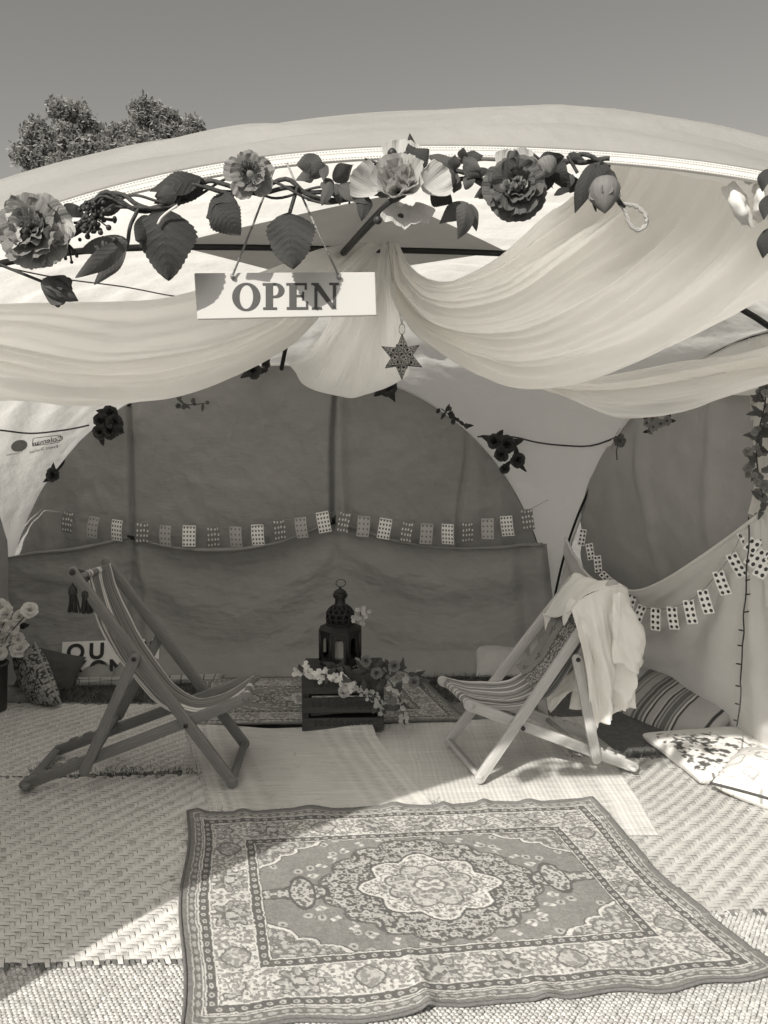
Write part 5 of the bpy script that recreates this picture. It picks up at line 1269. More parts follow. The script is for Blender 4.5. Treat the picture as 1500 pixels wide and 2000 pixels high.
def flower(parent, name, c, n, rad, mt, kind, core_m, roll=0.0, core=.2, stem=None):
    """centre is the part, petals its sub-parts"""
    M = frame(c, n, roll, rad); b = MB()
    b.lathe((0, 0, 0), [(0, -.06), (core, .0), (core, .10), (core * .8, .2), (core * .4, .26), (0, .28)], 12)
    b.v = [tuple(M @ Vector(p)) for p in b.v]
    o = b.build(name, core_m, parent)
    for q, (cnt, mesh, dz) in enumerate(petals_for(mt, kind)):
        for k in range(cnt):
            s = random.uniform(.9, 1.08)
            Mk = M @ Matrix.Translation((0, 0, dz)) @ Matrix.Rotation(2 * math.pi * (k + .37 * q) / cnt + random.uniform(-.12, .12), 4, 'Z') @ Matrix.Rotation(random.uniform(-.10, .10), 4, 'Y') @ Matrix.Scale(s, 4)
            pobj = bpy.data.objects.new('petal', mesh[k % 2]); COL.objects.link(pobj); pobj.parent = o
            pobj.matrix_local = Matrix.Translation(-wloc(o)) @ Mk
    return o
def veined(name, v, trans, petal=False):
    m = mat(name, v, .62, .30, 14, .25, 70, trans=trans, var2=.2, bdist=.002, coord='UV', stretch=(1.5, 9, 1) if petal else (2, 3, 1)); nt = m.node_tree; N = nt.nodes; L = nt.links
    pb = next(n for n in N if n.type == 'BSDF_PRINCIPLED'); src = pb.inputs['Base Color'].links[0].from_socket
    tc = N.new('ShaderNodeTexCoord'); sx = N.new('ShaderNodeSeparateXYZ'); L.new(tc.outputs['UV'], sx.inputs[0])
    def M(op, a, b=None, c=None):
        q = N.new('ShaderNodeMath'); q.operation = op
        for k, s_ in enumerate((a, b, c)):
            if s_ is None: continue
            if isinstance(s_, (int, float)): q.inputs[k].default_value = s_
            else: L.new(s_, q.inputs[k])
        return q.outputs[0]
    a = M('ABSOLUTE', M('SUBTRACT', sx.outputs[1], .5))
    if petal: vein = M('POWER', M('ABSOLUTE', M('SINE', M('MULTIPLY', a, 46.0))), 6.0)
    else:
        side = M('POWER', M('ABSOLUTE', M('SINE', M('MULTIPLY', M('SUBTRACT', sx.outputs[0], M('MULTIPLY', a, .55)), 24.0))), 14.0)
        vein = M('MAXIMUM', side, M('LESS_THAN', a, .022))
    vm = N.new('ShaderNodeVectorMath'); vm.operation = 'SCALE'; L.new(src, vm.inputs[0]); L.new(M('SUBTRACT', 1.0, M('MULTIPLY', vein, .10 if petal else .17)), vm.inputs['Scale'])
    for n in N:
        if n.type in ('BSDF_PRINCIPLED', 'BSDF_TRANSLUCENT'): L.new(vm.outputs[0], n.inputs[0])
    bp = N.new('ShaderNodeBump'); bp.inputs['Strength'].default_value = .3; bp.inputs['Distance'].default_value = .001; L.new(M('MULTIPLY', vein, -1.0), bp.inputs['Height'])
    if pb.inputs['Normal'].links: L.new(pb.inputs['Normal'].links[0].from_socket, bp.inputs['Normal'])
    L.new(bp.outputs[0], pb.inputs['Normal']); return m
leaf_d = veined('silk_leaf_dark', .045, .3); leaf_m = veined('silk_leaf_mid', .11, .36)
pet_p = veined('petal_pale', .55, .34, True); pet_d = veined('petal_dark', .11, .26, True); pet_m = veined('petal_mid', .24, .32, True)
pet_k = veined('petal_black', .06, .15, True); pet_w = veined('petal_white', .88, .34, True)
stem_m = mat('brown_stem', .05, .8, .3, 30, .5, 120)
core_k = mat('flower_core', .05, .9, .4, 60)
gar = thing('flower_garland', 'artificial flower garland of peonies, leaves and twisted vine along the front binding', 'garland', gp(640, 395))
# vine: twisted strands
def vine(pts, r, n=2, off=-.03, amp=.006, name='vine'):
    base = crom([gp(x, y, off) for x, y in pts], 60)
    for s in range(n):
        q = [p + Vector((0, math.cos(k * .35 + s * 3.1) * amp, math.sin(k * .35 + s * 3.1) * amp)) for k, p in enumerate(base)]
        MB().tube(q, r, 8).build(name, stem_m, gar)
vine([(150, 440), (215, 392), (300, 400), (380, 372), (470, 362), (540, 372), (640, 380), (760, 365)], .002, 2, -.035, .011)
vine([(120, 470), (160, 440), (205, 380), (240, 388), (270, 405), (320, 405), (360, 380), (400, 360), (440, 368), (500, 375), (560, 358), (600, 378), (660, 382), (720, 372), (790, 360)], .0034, 3, amp=.006)
vine([(790, 360), (850, 340), (930, 345), (1000, 340), (1070, 330), (1130, 310), (1190, 318)], .0036, 2)
vine([(195, 412), (230, 405), (262, 405)], .0025, 1, -.03, 0); vine([(262, 405), (300, 407), (345, 402)], .003, 1, -.04, 0)
def stm(pts, r=.0028, off=-.04): MB().tube(crom([gp(x, y, off) for x, y in pts], 16), r, 6).build('stem', stem_m, gar)
stm([(-30, 505), (20, 525), (85, 551)], .0024); stm([(600, 390), (640, 398), (680, 392), (682, 398)], .0016); stm([(582, 365), (575, 385), (566, 415)], .003)
stm([(462, 372), (455, 382), (448, 388)], .0022); stm([(272, 405), (255, 440), (250, 470), (246, 490)], .0028); stm([(345, 402), (350, 385), (345, 370)], .0025)
stm([(1110, 305), (1118, 320), (1128, 338)], .0025); stm([(1168, 318), (1172, 340), (1180, 350)], .004)
MB().tube(crom([gp(x, y, -.06) for x, y in ((347, 401), (330, 412), (315, 425), (308, 438))], 10), .0016, 6).build('stem', pet_w, gar)
# big leaves: base, tip, width in pixels
PX = 1.17 / 1500
for (b_, t_, w, mt_, kw) in (
    ((322, 408), (328, 548), 112, leaf_d, dict(serr=.12, off=-.055, tilt=.15)),
    ((300, 425), (268, 470), 46, leaf_d, dict(off=-.04, tilt=-.3)),
    ((462, 392), (402, 425), 76, leaf_d, dict(serr=.12, tilt=.35)), ((420, 400), (470, 458), 66, leaf_d, dict(serr=.12, off=-.06, tilt=-.25)),
    ((566, 415), (571, 526), 98, leaf_d, dict(serr=.12, off=-.06)),
    ((248, 468), (150, 489), 34, leaf_m, dict(tilt=.3)), ((248, 470), (150, 545), 38, leaf_m, dict(off=-.06, tilt=-.2)), ((246, 488), (182, 555), 30, leaf_m, dict(tilt=.5, off=-.05)),
    ((392, 350), (292, 372), 46, leaf_d, dict(serr=.1, tilt=.5)), ((400, 352), (300, 398), 50, leaf_d, dict(off=-.03, serr=.08)), ((345, 378), (300, 385), 34, leaf_m, dict(off=-.06)),
    ((630, 318), (578, 322), 40, leaf_m, dict()), ((632, 318), (604, 350), 34, leaf_m, dict(off=-.055)), ((634, 320), (632, 354), 20, leaf_m, dict()),
    ((650, 352), (692, 322), 42, leaf_m, dict(tilt=.4)), ((648, 355), (628, 402), 24, leaf_m, dict(off=-.06)), ((656, 358), (664, 400), 22, leaf_m, dict()), ((660, 362), (716, 398), 30, leaf_m, dict(off=-.06)), ((660, 372), (724, 350), 18, leaf_m, dict()),
    ((715, 380), (706, 428), 32, leaf_d, dict(off=-.05)),
    ((806, 318), (800, 256), 22, leaf_d, dict(off=-.07, cup=.5)), ((806, 322), (838, 292), 40, leaf_d, dict(serr=.2, off=-.07)),
    ((886, 330), (838, 304), 34, leaf_m, dict()), ((886, 332), (888, 304), 26, leaf_m, dict()), ((888, 335), (850, 372), 34, leaf_m, dict(off=-.06)), ((890, 336), (882, 372), 22, leaf_m, dict()),
    ((905, 310), (944, 304), 26, leaf_m, dict()), ((903, 312), (940, 332), 26, leaf_m, dict(off=-.05)), ((902, 311), (905, 288), 20, leaf_m, dict()),
    ((842, 372), (884, 396), 46, leaf_d, dict(off=-.06, serr=.1)), ((840, 345), (848, 372), 36, leaf_d, dict(off=-.05)),
    ((912, 395), (858, 436), 36, leaf_m, dict(tilt=.3)), ((914, 396), (898, 462), 46, leaf_m, dict(off=-.06, tilt=-.2)), ((918, 398), (930, 452), 24, leaf_m, dict()), ((925, 360), (905, 345), 34, leaf_m, dict()),
    ((1052, 318), (1104, 305), 34, leaf_d, dict(off=-.05)), ((1076, 326), (1112, 352), 40, leaf_d, dict(serr=.15)), ((1060, 372), (1082, 356), 12, leaf_d, dict()),
    ((1160, 318), (1124, 414), 38, leaf_d, dict(off=-.05)), ((1164, 320), (1158, 408), 32, leaf_d, dict(tilt=.5)), ((1178, 345), (1205, 350), 30, leaf_d, dict(off=-.05)), ((1172, 322), (1186, 358), 34, leaf_d, dict(off=-.05, cup=.5)),
    ((240, 398), (150, 405), 40, leaf_d, dict(off=-.02)), ((150, 400), (138, 425), 40, leaf_d, dict(off=-.02)), ((1110, 300), (1140, 312), 14, leaf_d, dict()),
    ((1498, 330), (1490, 372), 30, leaf_d, dict()), ((1502, 380), (1492, 430), 30, leaf_d, dict()), ((1502, 445), (1490, 505), 36, leaf_d, dict(off=-.05))):
    kw = dict(kw); off = kw.pop('off', -.045) + random.uniform(-.006, .006)
    leaf(gar, gp(b_[0], b_[1], off), gp(t_[0], t_[1], off - random.uniform(-.01, .02)), w * PX * .92, mt_, **kw)
for k in range(34):
    x = random.choice((random.uniform(590, 960), random.uniform(590, 960), random.uniform(1020, 1120))); y = {True: 362, False: 335}[x < 700] + random.uniform(-38, 45); a = random.uniform(.2, 2.9); l = random.uniform(26, 48)
    if y > 372 and x < 700: continue
    if y - l * 0 < 318: y = 325
    off = random.uniform(-.05, -.015); leaf(gar, gp(x, y, off), gp(x + math.cos(a) * l, y + math.sin(a) * l, off - .01), random.uniform(15, 26) * PX, random.choice((leaf_m, leaf_m, leaf_d)), tilt=random.uniform(-.8, .8), nu=21, nv=7)
# blooms
FD = Vector((0, -1, 0))
flower(gar, 'peony', gp(78, 458, -.06), (-.1, -1, .1), 72 * PX, pet_m, 'peony', core_k, .3)
for k, (x, y, rr) in enumerate(((30, 470, 40), (120, 480, 44), (60, 420, 44), (125, 435, 40))):
    inst('petal', petals_for(pet_p, 'peony')[1][1][k % 2], frame(gp(x, y, -.075), (random.uniform(-.4, .4), -1, random.uniform(-.6, .2)), k * 1.7, rr * PX * 1.05), gar)
flower(gar, 'anemone', gp(489, 342, -.07), (.05, -1, -.02), 47 * PX, pet_m, 'anemone', pet_m, .5, .24)
b = MB()
for k in range(44):
    a = 2 * math.pi * k / 44 + random.uniform(-.05, .05); r1 = random.uniform(.30, .42); c = gp(488, 339, -.07 - .010)
    q = c + Vector((math.cos(a) * r1, -.18, math.sin(a) * r1)) * 50 * PX; b.tube([c + Vector((math.cos(a) * .15, 0, math.sin(a) * .15)) * 50 * PX, q], .0006, 4); b.lathe(q, [(0, -.0014), (.0014, 0), (0, .0014)], 5)
b.build('stamens', core_k, gar)['kind'] = 'stuff'
flower(gar, 'peony', gp(782, 378, -.075), (-.15, -.92, .45), 68 * PX, pet_p, 'cup', core_k, .2)
for (x, y, n_, rl, s_) in ((780, 340, (0, -.7, .9), 1.4, 64), (740, 372, (-.5, -1, .1), 2.6, 60), (825, 372, (.5, -1, .3), .4, 60), (782, 405, (.1, -1, -.1), 4.6, 66), (806, 402, (.3, -1, -.3), 5.2, 50)):
    inst('petal', petals_for(pet_p, 'cup')[0][1][0], frame(gp(x, y, -.06), n_, rl, s_ * 1.0 * PX), gar)
flower(gar, 'peony', gp(1003, 372, -.075), (.08, -1, .0), 64 * PX, pet_d, 'peony', core_k, .1)
for (x, y, rl) in ((985, 318, 1.2), (1020, 315, 1.9), (1005, 335, 1.5)):
    inst('petal', petals_for(pet_p, 'cup')[0][1][0], frame(gp(x, y + 24, -.06), (0, -.75, .65), rl, 46 * PX), gar)
for (x, y, rl) in ((990, 372, 1.4), (1003, 378, 2.0), (1012, 366, 1.1)):
    inst('petal', petals_for(pet_p, 'peony')[3][1][0], frame(gp(x, y, -.095), (0, -.95, .2), rl, 46 * PX), gar)
def bud(c, d_, L, rad, mt_, name='bud', par=None, sep=True):
    d_ = Vector(d_).normalized(); q = [c + d_ * (L * t) for t in (0, .1, .3, .55, .8, 1)]
    o = MB().tube(q, [rad * .35, rad * .75, rad, rad * .9, rad * .5, rad * .04], 14).build(name, mt_, par or gar)
    for k in range(4):
        inst('petal', petals_for(mt_, 'cup')[2][1][k % 2], frame(c + d_ * L * .02, d_, k * 1.57, L * .98), o)
    return o
bud(gp(84, 550, -.04), gp(146, 584, -.045) - gp(84, 550, -.04), 72 * PX, 20 * PX, pet_d)
bud(gp(1180, 348, -.06), (-.02, -.25, -1), 72 * PX, 30 * PX, pet_m); bud(gp(1062, 318, -.06), (.2, -.5, -.6), 34 * PX, 22 * PX, pet_m)
# twisted wire loop at the garland end
lp_ = [gp(x, y, -.05) for x, y in ((1202, 385), (1212, 398), (1222, 412), (1230, 436), (1246, 449), (1262, 438), (1260, 420), (1244, 404), (1226, 400), (1212, 398))]
for s in (0, 1):
    q = crom(lp_, 60); MB().tube([p + Vector((math.cos(k * .9 + s * 3.14), 0, math.sin(k * .9 + s * 3.14))) * .0018 for k, p in enumerate(q)], .0021, 6).build('wire_loop', pet_p, gar)
MB().tube([gp(1200, 380, -.05), gp(1212, 398, -.05), gp(1220, 405, -.05)], [.004, .0038, .003], 8).build('stem', stem_m, gar)
# berries
sph = MB().lathe((0, 0, 0), [(0, -1), (.5, -.86), (.86, -.5), (1, 0), (.86, .5), (.5, .86), (0, 1)], 8)
bme = bpy.data.meshes.new('berry'); bme.from_pydata(sph.v, [], sph.f); bme.polygons.foreach_set('use_smooth', [True] * len(bme.polygons)); bme.materials.append(mat('dark_berry', .035, .45, .3, 30))
for k in range(54):
    x = 190 + max(-34, min(34, random.gauss(0, 20))); y = 430 + max(-34, min(38, random.gauss(0, 22))); c = gp(x, y, random.uniform(-.08, -.03))
    inst('berry', bme, Matrix.Translation(c) @ Matrix.Scale(random.uniform(3.2, 5.4) * PX, 4), gar)
    if k % 2: MB().tube([gp(186, 425, -.05), c], .0011, 4).build('stem', stem_m, gar)
for (x0, y0, pts) in ((105, 478, ((98, 502), (108, 512), (116, 500), (104, 494))), (135, 478, ((128, 505), (140, 512), (150, 500), (146, 490)))):
    for (x, y) in pts:
        MB().tube([gp(x0, y0, -.07), gp(x, y, -.07)], .0014, 5).build('stem', stem_m, gar); inst('berry', bme, Matrix.Translation(gp(x, y, -.07)) @ Matrix.Scale(3.2 * PX, 4), gar)
for (x, y, rr) in ((766, 299, 9), (775, 312, 8), (784, 308, 9), (794, 304, 8), (758, 314, 7), (782, 400 + 24, 7), (738, 430, 8)):
    inst('berry', bme, Matrix.Translation(gp(x, y, -.07)) @ Matrix.Scale(rr * PX, 4), gar)
stm([(712, 310), (735, 318), (755, 322)], .0016, -.04); stm([(1040, 300), (1062, 318)], .002); stm([(1108, 304), (1128, 338)], .0024, -.02)

# ---------------------------------------------------------------- blooms pinned along the arches
def cluster(name, label, cat, roses, mt_, Y, leaves=4, kind='rose', group=None, core=core_k, lm=leaf_d):
    c = at(roses[0][0], roses[0][1], Y); t = thing(name, label, cat, c, group)
    for (x, y, r_) in roses:
        s = r_ * Y / 1500
        flower(t, 'bloom', at(x, y, Y - random.uniform(0, .03)), (random.uniform(-.35, .35), -1, random.uniform(-.3, .3)), s, mt_, kind, core, random.uniform(0, 6))
    for k in range(leaves):
        x, y, r_ = random.choice(roses); a = random.uniform(0, 6.28); b0 = at(x, y, Y + .02); b1 = at(x + math.cos(a) * r_ * 1.7, y + math.sin(a) * r_ * 1.7, Y)
        leaf(t, b0, b1, r_ * .8 * Y / 1500, lm, nu=12, nv=5, tilt=random.uniform(-.6, .6))
    return t
cluster('rose_cluster', 'large dark rose cluster pinned beside the mirrored logo', 'flowers', [(215, 806, 17), (200, 822, 17), (224, 824, 17), (196, 844, 16), (215, 842, 17)], pet_k, 4.62, 9)
cluster('rose', 'single dark rose low on the left of the back arch', 'flower', [(105, 928, 15)], pet_k, 4.66, 2)
cluster('rose_cluster', 'dark bloom pair pinned near the top of the back arch left of the short tail', 'flowers', [(494, 724, 17), (520, 712, 10)], pet_k, 4.72, 5)
cluster('leaf_spray', 'very dark leafy bloom beside the short voile tail under the tin star', 'flowers', [(757, 754, 20)], pet_k, 4.6, 6)
cluster('rose_cluster', 'group of dark roses hanging on the right of the back arch', 'flowers', [(966, 862, 17), (990, 868, 20), (1010, 900, 17), (978, 890, 15), (985, 915, 12)], pet_k, 4.7, 9)
cluster('poppy', 'single poppy pinned on the dark cord in the white corner', 'flower', [(1210, 861, 14)], pet_d, 3.9, 0, 'flat')
p = at(1210, 861, 3.91); q = at(1205, 898, 3.95)
MB().tube([p, (p + q) / 2 + Vector((-.01, 0, 0)), q], .003, 5).build('stem', stem_m, bpy.data.objects['poppy'])
cluster('hydrangea', 'dark hydrangea pinned at the peak of the grey side cloth', 'flowers', [(1262, 826, 10), (1274, 816, 11), (1276, 834, 10), (1290, 828, 11), (1302, 822, 11), (1268, 842, 8)], pet_m, 3.62, 6, 'flat')
def sprig(name, label, pts, n, s, mt_, Y, lm=leaf_m, spread=8):
    t = thing(name, label, 'flowers', at(pts[0][0], pts[0][1], Y))
    P = crom([at(x, y, Y) for x, y in pts], 24); MB().tube(P, .003, 5).build('stem', stem_m, t)
    me = BLOSSOM(mt_)
    for k in range(n):
        c = random.choice(P) + Vector([random.gauss(0, spread * Y / 1500) for _ in range(3)])
        inst('blossom', me, frame(c, (random.uniform(-.8, .8), -1, random.uniform(-.6, .8)), random.uniform(0, 6), s * random.uniform(.7, 1.2)), t)
    for k in range(n // 2):
        c = random.choice(P); d_ = Vector((random.uniform(-1, 1), random.uniform(-.4, .2), random.uniform(-1, 1))).normalized()
        leaf(t, c, c + d_ * s * 3.2, s * 1.2, lm, nu=9, nv=5, tilt=random.uniform(-.6, .6))
    return t
BL = {}
def BLOSSOM(mt_):
    if mt_.name not in BL:
        b = MB()
        for k in range(5):
            for q in range(2):
                pm = petal_mesh('x', mt_, 1.0, .95, 40 - 25 * q, 0 + 20 * q, .06, .12, k, 6, 5)
                M = Matrix.Rotation(2 * math.pi * (k + q * .5) / 5, 4, 'Z') @ Matrix.Scale(1 - .35 * q, 4)
                b.add([M @ v.co for v in pm.vertices], [tuple(p.vertices) for p in pm.polygons]); bpy.data.meshes.remove(pm)
        me = bpy.data.meshes.new('blossom'); me.from_pydata(b.v, [], b.f); me.polygons.foreach_set('use_smooth', [True] * len(me.polygons)); me.materials.append(mt_); BL[mt_.name] = me
    return BL[mt_.name]
sprig('leaf_sprig', 'faint dried sprig pinned on the dark back cloth', [(345, 776), (365, 790), (400, 788)], 8, .016, pet_d, 4.66, leaf_m, 6)
sprig('leaf_sprig', 'trailing ivy sprig on the right shoulder of the back arch', [(862, 798), (880, 812), (908, 832)], 10, .018, pet_k, 4.66, leaf_d, 6)
sprig('leaf_sprig', 'tangled flower trail hanging down the post beside the white net', [(1497, 755), (1492, 800), (1480, 850), (1478, 900), (1486, 950), (1496, 1000)], 44, .020, pet_m, 3.02, leaf_m, 9)
# white roses in the bucket
t = thing('rose_bouquet', 'bunch of white roses standing in the dark bucket', 'flowers', at(0, 1290, 4.2))
for (x, y, r_) in ((15, 1200, 14), (41, 1206, 13), (58, 1192, 14), (0, 1184, 14), (4, 1222, 13), (22, 1226, 13), (28, 1236, 13), (8, 1250, 14), (38, 1250, 12), (40, 1268, 16), (-14, 1240, 14), (0, 1274, 13), (-25, 1205, 14), (-22, 1262, 14)):
    Yk = 4.12 + random.uniform(-.05, .05); c = at(x, y, Yk)
    flower(t, 'bloom', c, (random.uniform(-.3, .6), -1, random.uniform(0, .8)), r_ * 4.15 / 1500 * 1.3, pet_w, 'rose', pet_m, random.uniform(0, 6))
    MB().tube([c, c.lerp(Vector((bp_.x, bp_.y, .26)), .5) + Vector((0, .02, .02)), Vector((bp_.x, bp_.y, .25))], .003, 5).build('stem', stem_m, t)
for k in range(12):
    b0 = at(random.uniform(-10, 45), random.uniform(1215, 1275), 4.2); leaf(t, b0, b0 + Vector((random.uniform(-.06, .1), -.02, random.uniform(-.05, .06))), .035, leaf_d, nu=12, nv=5)
# spray over the crate
def spray_line(t, pts, n, s, mt_, spread, lv, zmin=.05):
    P = crom(pts, 30); MB().tube(P, .0025, 5).build('stem', stem_m, t); me = BLOSSOM(mt_)
    for k in range(n):
        c = P[int(random.random() * 29)] + Vector([random.gauss(0, spread) for _ in range(3)])
        inst('blossom', me, frame(c, (random.uniform(-.8, .8), -1, random.uniform(-.4, 1)), random.uniform(0, 6), s * random.uniform(.7, 1.25)), t)
    for k in range(lv):
        c = P[int(random.random() * 29)]; d_ = Vector((random.uniform(-1, 1), random.uniform(-1, .1), random.uniform(-.5, .9))).normalized()
        leaf(t, c, c + d_ * random.uniform(.05, .10), .028, leaf_m, nu=12, nv=5, tilt=random.uniform(-.6, .6))
sprayt = thing('blossom_spray', 'artificial blossom spray trailing over the crate below the lantern', 'flowers', cpt(.2, .03, CH + .03))
Yc = c0.y
spray_line(sprayt, [at(585, 1310, Yc + .02), at(610, 1314, Yc - .01), at(645, 1320, Yc - .03), at(680, 1335, Yc - .03), at(668, 1352, Yc - .03)], 90, .0145, pet_w, .012, 6)
spray_line(sprayt, [at(665, 1340, Yc - .03), at(710, 1350, Yc - .03), at(735, 1372, Yc - .04), at(752, 1388, Yc - .04)], 62, .0125, pet_p, .013, 7)
spray_line(sprayt, [at(700, 1300, Yc + .1), at(740, 1300, Yc + .05), at(790, 1312, Yc + .02), at(826, 1330, Yc)], 26, .018, pet_p, .018, 16)
spray_line(sprayt, [at(745, 1315, Yc + .03), at(768, 1340, Yc - .02), at(785, 1380, Yc - .03), at(792, 1425, Yc - .03)], 62, .012, pet_p, .011, 8)
spray_line(sprayt, [at(650, 1305, Yc + .02), at(690, 1312, Yc + .02), at(735, 1308, Yc + .02), at(760, 1325, Yc)], 16, .014, pet_m, .016, 18)
for (x, y) in ((672, 1352), (714, 1290), (735, 1315), (770, 1300), (808, 1332)): flower(sprayt, 'bloom', at(x, y, Yc - .04), (random.uniform(-.4, .4), -1, .2), .032, pet_p if x < 700 else pet_m, 'rose', pet_m, 1)
posy = thing('small_posy', 'small pale posy tucked in the shoulder of the tin lantern', 'flowers', at(705, 1200, LC.y - .05))
for k in range(22):
    c = at(705 + random.gauss(0, 6), 1200 + random.gauss(0, 9), LC.y - .06 + random.uniform(-.02, .02)); inst('blossom', BLOSSOM(pet_p), frame(c, (random.uniform(-.6, .6), -1, random.uniform(-.4, .6)), random.uniform(0, 6), .013), posy)
MB().tube([at(705, 1196, LC.y - .06), at(700, 1210, LC.y - .03), at(692, 1212, LC.y - .0)], .003, 5).build('stem', stem_m, posy)
# ================================================================ grass in the gaps
def blades(name, label, polys, n, hmin, hmax, z0=0.0):
    vs = []; fs = []
    for (x0, x1, y0, y1, cnt) in polys:
        for _ in range(cnt):
            p = gr(random.uniform(x0, x1), random.uniform(y0, y1)); h = random.uniform(hmin, hmax); a = random.uniform(0, 6.28); w = random.uniform(.0012, .0026)
            l = Vector((math.cos(a), math.sin(a), 0)); q = Vector((random.gauss(0, .45), random.gauss(0, .45), 1)) * h; k = len(vs)
            vs += [tuple(p - l * w), tuple(p + l * w), tuple(p + q * .55 + l * w * .7), tuple(p + q * .55 - l * w * .7), tuple(p + q + Vector((q.x, q.y, -.2 * h)) * .4)]
            fs += [(k, k + 1, k + 2, k + 3), (k + 3, k + 2, k + 4)]
    o = MB().add(vs, fs).build(name, mat('grass_blade', .12, .7, .3, 20, island=.6, trans=.2), smooth=False)
    tag(o, label, 'grass', kind='stuff')
blades('grass', 'short dry grass showing between the mats and the dark cloths', [(70, 400, 1322, 1374, 5200), (400, 620, 1310, 1330, 1500), (730, 1080, 1308, 1340, 4200), (820, 1090, 1335, 1372, 2600), (60, 395, 1506, 1530, 500), (1110, 1290, 1474, 1486, 500), (1240, 1300, 1380, 1395, 120)], 0, .02, .05)
# ================================================================ trees beyond the shelter
bark = mat('tree_bark', .10, .9, .4, 12, .8, 40, bdist=.03)
lf = mat('tree_leaf', .27, .6, .3, 3, island=.45, trans=.35)
def tree(label, base, blobs, leaves, seed):
    r = random.Random(seed); t = thing('tree', label, 'tree', base, 'trees beyond the shelter')
    nb_ = []
    for c, rad in blobs:
        c = Vector(c)
        for _ in range(max(4, int(rad * rad * 95))):
            d_ = Vector((r.gauss(0, 1), r.gauss(0, 1), r.gauss(0, 1))).normalized() * rad * r.uniform(.3, 1.08); nb_.append((tuple(c + d_), r.uniform(.07, .17)))
    blobs = nb_
    b = MB(); top = Vector(blobs[0][0]); base = Vector(base)
    fork = base.lerp(Vector((sum(q[0][0] for q in blobs) / len(blobs), base.y, min(q[0][2] for q in blobs))), .75)
    b.tube(crom([base, base.lerp(fork, .5) + Vector((.1, 0, 0)), fork], 8), [.28, .26, .23, .21, .2, .19, .18, .17], 10)
    for c, rad in blobs:
        c = Vector(c); b.tube(crom([fork, fork.lerp(c, .5) + Vector((r.uniform(-.25, .25), 0, -.15)), c], 8), [.05, .04, .03, .022, .016, .012, .008, .004], 5)
        for k in range(1):
            e = c + Vector((r.gauss(0, .6), r.gauss(0, .6), r.gauss(.1, .6))) * rad; s = fork.lerp(c, r.uniform(.5, .9)); b.tube([s, s.lerp(e, .5) + Vector((0, 0, .1)), e], [.012, .008, .003], 4)
    b.build('trunk', bark, t)
    vs = []; fs = []; tot = sum(q[1] ** 2 for q in blobs)
    for c, rad in blobs:
        c = Vector(c); cl = []
        for k in range(7):
            d_ = Vector((r.gauss(0, 1), r.gauss(0, 1), r.gauss(0, 1))).normalized(); cl.append(c + d_ * rad * r.uniform(.2, 1.1))
        for k in range(int(leaves * rad ** 2 / tot)):
            s = r.choice(cl) + Vector((max(-1.5, min(1.5, r.gauss(0, 1))), r.gauss(0, 1), max(-1.4, min(1.4, r.gauss(0, .7))))) * .075; a = Vector((r.gauss(0, 1), r.gauss(0, 1), r.gauss(0, 1))).normalized(); e = a.orthogonal().normalized() * r.uniform(.014, .026); a = a * r.uniform(.028, .056); q = len(vs)
            vs += [tuple(s - a), tuple(s + e), tuple(s + a), tuple(s - e)]; fs.append((q, q + 1, q + 2, q + 3))
    MB().add(vs, fs).build('crown', lf, t, smooth=False)
def tb(x, y, Y, r_): return (tuple(at(x, y, Y)), r_ * .78 * Y / 1500)
D = 13.0
tree('rounded leafy tree crown above the left shoulder of the shelter, lower and wider', at(170, 850, D) * 1 - Vector((0, 0, at(170, 850, D).z)), [tb(145, 262, D, 44), tb(170, 240, D, 30), tb(100, 300, D, 40), tb(75, 262, D, 16), tb(190, 300, D, 55), tb(80, 325, D, 28), tb(235, 300, D, 30), tb(150, 350, D, 55), tb(230, 350, D, 50), tb(70, 350, D, 30), tb(215, 280, D, 22), tb(118, 225, D, 16), tb(62, 305, D, 16), tb(245, 275, D, 26), tb(255, 300, D, 30), tb(110, 410, D, 60), tb(200, 410, D, 65), tb(150, 480, D, 70), tb(240, 470, D, 50), tb(170, 545, D, 45)], 52000, 3)
D = 14.2
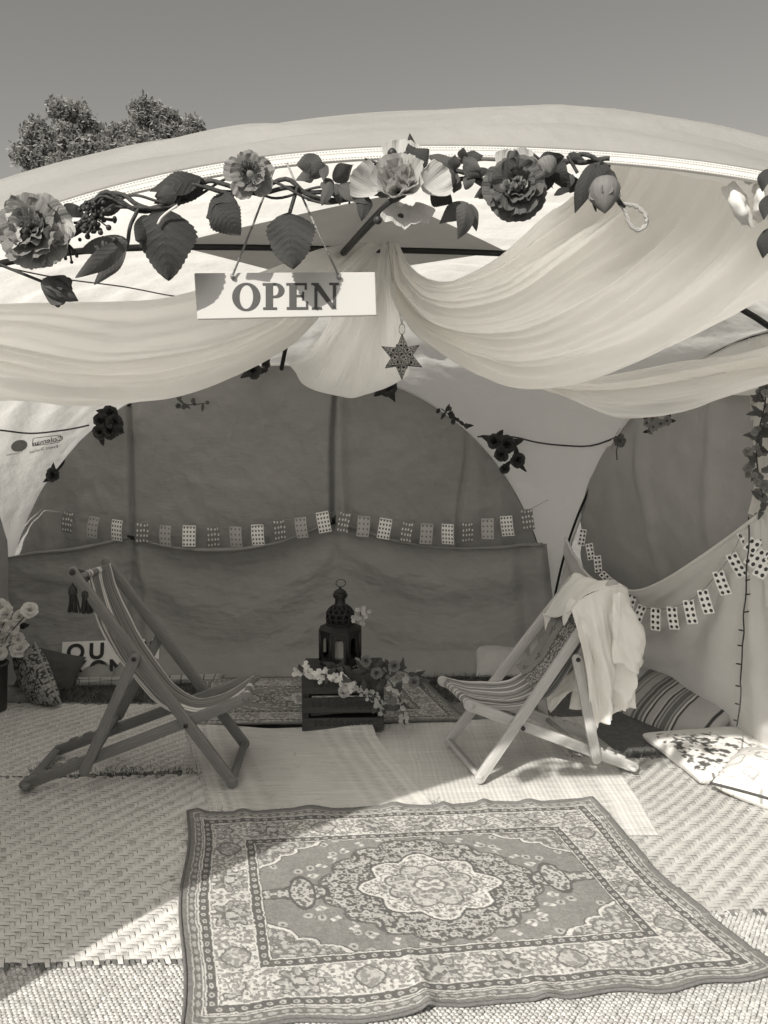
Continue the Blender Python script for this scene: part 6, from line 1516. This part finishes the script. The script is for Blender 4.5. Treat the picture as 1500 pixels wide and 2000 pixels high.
tree('taller leafy tree crown behind the shoulder of the shelter, next to the wider one', at(330, 850, D) * 1 - Vector((0, 0, at(330, 850, D).z)), [tb(295, 220, D, 26), tb(275, 240, D, 30), tb(330, 250, D, 44), tb(300, 280, D, 50), tb(370, 262, D, 32), tb(385, 285, D, 24), tb(270, 310, D, 40), tb(340, 310, D, 50), tb(300, 350, D, 60), tb(380, 320, D, 40), tb(290, 420, D, 60), tb(370, 410, D, 60), tb(330, 490, D, 65), tb(330, 560, D, 40)], 50000, 5)
# ================================================================ small things on the mats
lp_ = crom([gr(366, 1726), gr(340, 1728), gr(320, 1736), gr(316, 1745), (gr(332, 1753)), gr(366, 1757)], 30)
tag(MB().tube([p + Vector((0, 0, .024)) for p in lp_], .0022, 6).build('cord_loop', pet_w), 'pale cord loop poking out from under the medallion rug', 'cord')
tw = thing('loose_thread', 'frayed tuft of loose threads on the corner of the rush mat', 'thread', gr(852, 1588))
for k in range(9):
    p = gr(852 + random.uniform(-8, 6), 1588 + random.uniform(-3, 4)) + Vector((0, 0, .035)); q = p + Vector((random.uniform(-.03, .05), random.uniform(-.02, .03), random.uniform(0, .022)))
    MB().tube([p, p.lerp(q, .5) + Vector((0, 0, .008)), q], .0011, 4).build('strand', twine, tw)
def bits(label, name, n, boxes, mt_, zz, L):
    vs = []; fs = []
    for k in range(n):
        x0, x1, y0, y1 = random.choice(boxes); p = gr(random.uniform(x0, x1), random.uniform(y0, y1)) + Vector((0, 0, zz)); a = random.uniform(0, 6.28); l = Vector((math.cos(a), math.sin(a), random.uniform(0, .25))) * random.uniform(.4, 1) * L; w = l.cross(Vector((0, 0, 1))).normalized() * random.uniform(.0005, .0013); q = len(vs)
        vs += [tuple(p - w), tuple(p + w), tuple(p + l + w * .5), tuple(p + l - w * .5)]; fs.append((q, q + 1, q + 2, q + 3))
    tag(MB().add(vs, fs).build(name, mt_, smooth=False), label, 'debris', kind='stuff')
bits('dry straw bits and twigs strewn over the mats', 'straw_bits', 130, [(0, 380, 1540, 1880), (1150, 1480, 1500, 1760), (420, 860, 1450, 1600)], mat('dry_twig', .14, .9, .4, 30, island=.7), .028, .035)
bits('pale straw splinters lying on the woven mats', 'straw_splinters', 90, [(0, 380, 1540, 1890), (1150, 1480, 1500, 1760)], pet_w, .028, .03)
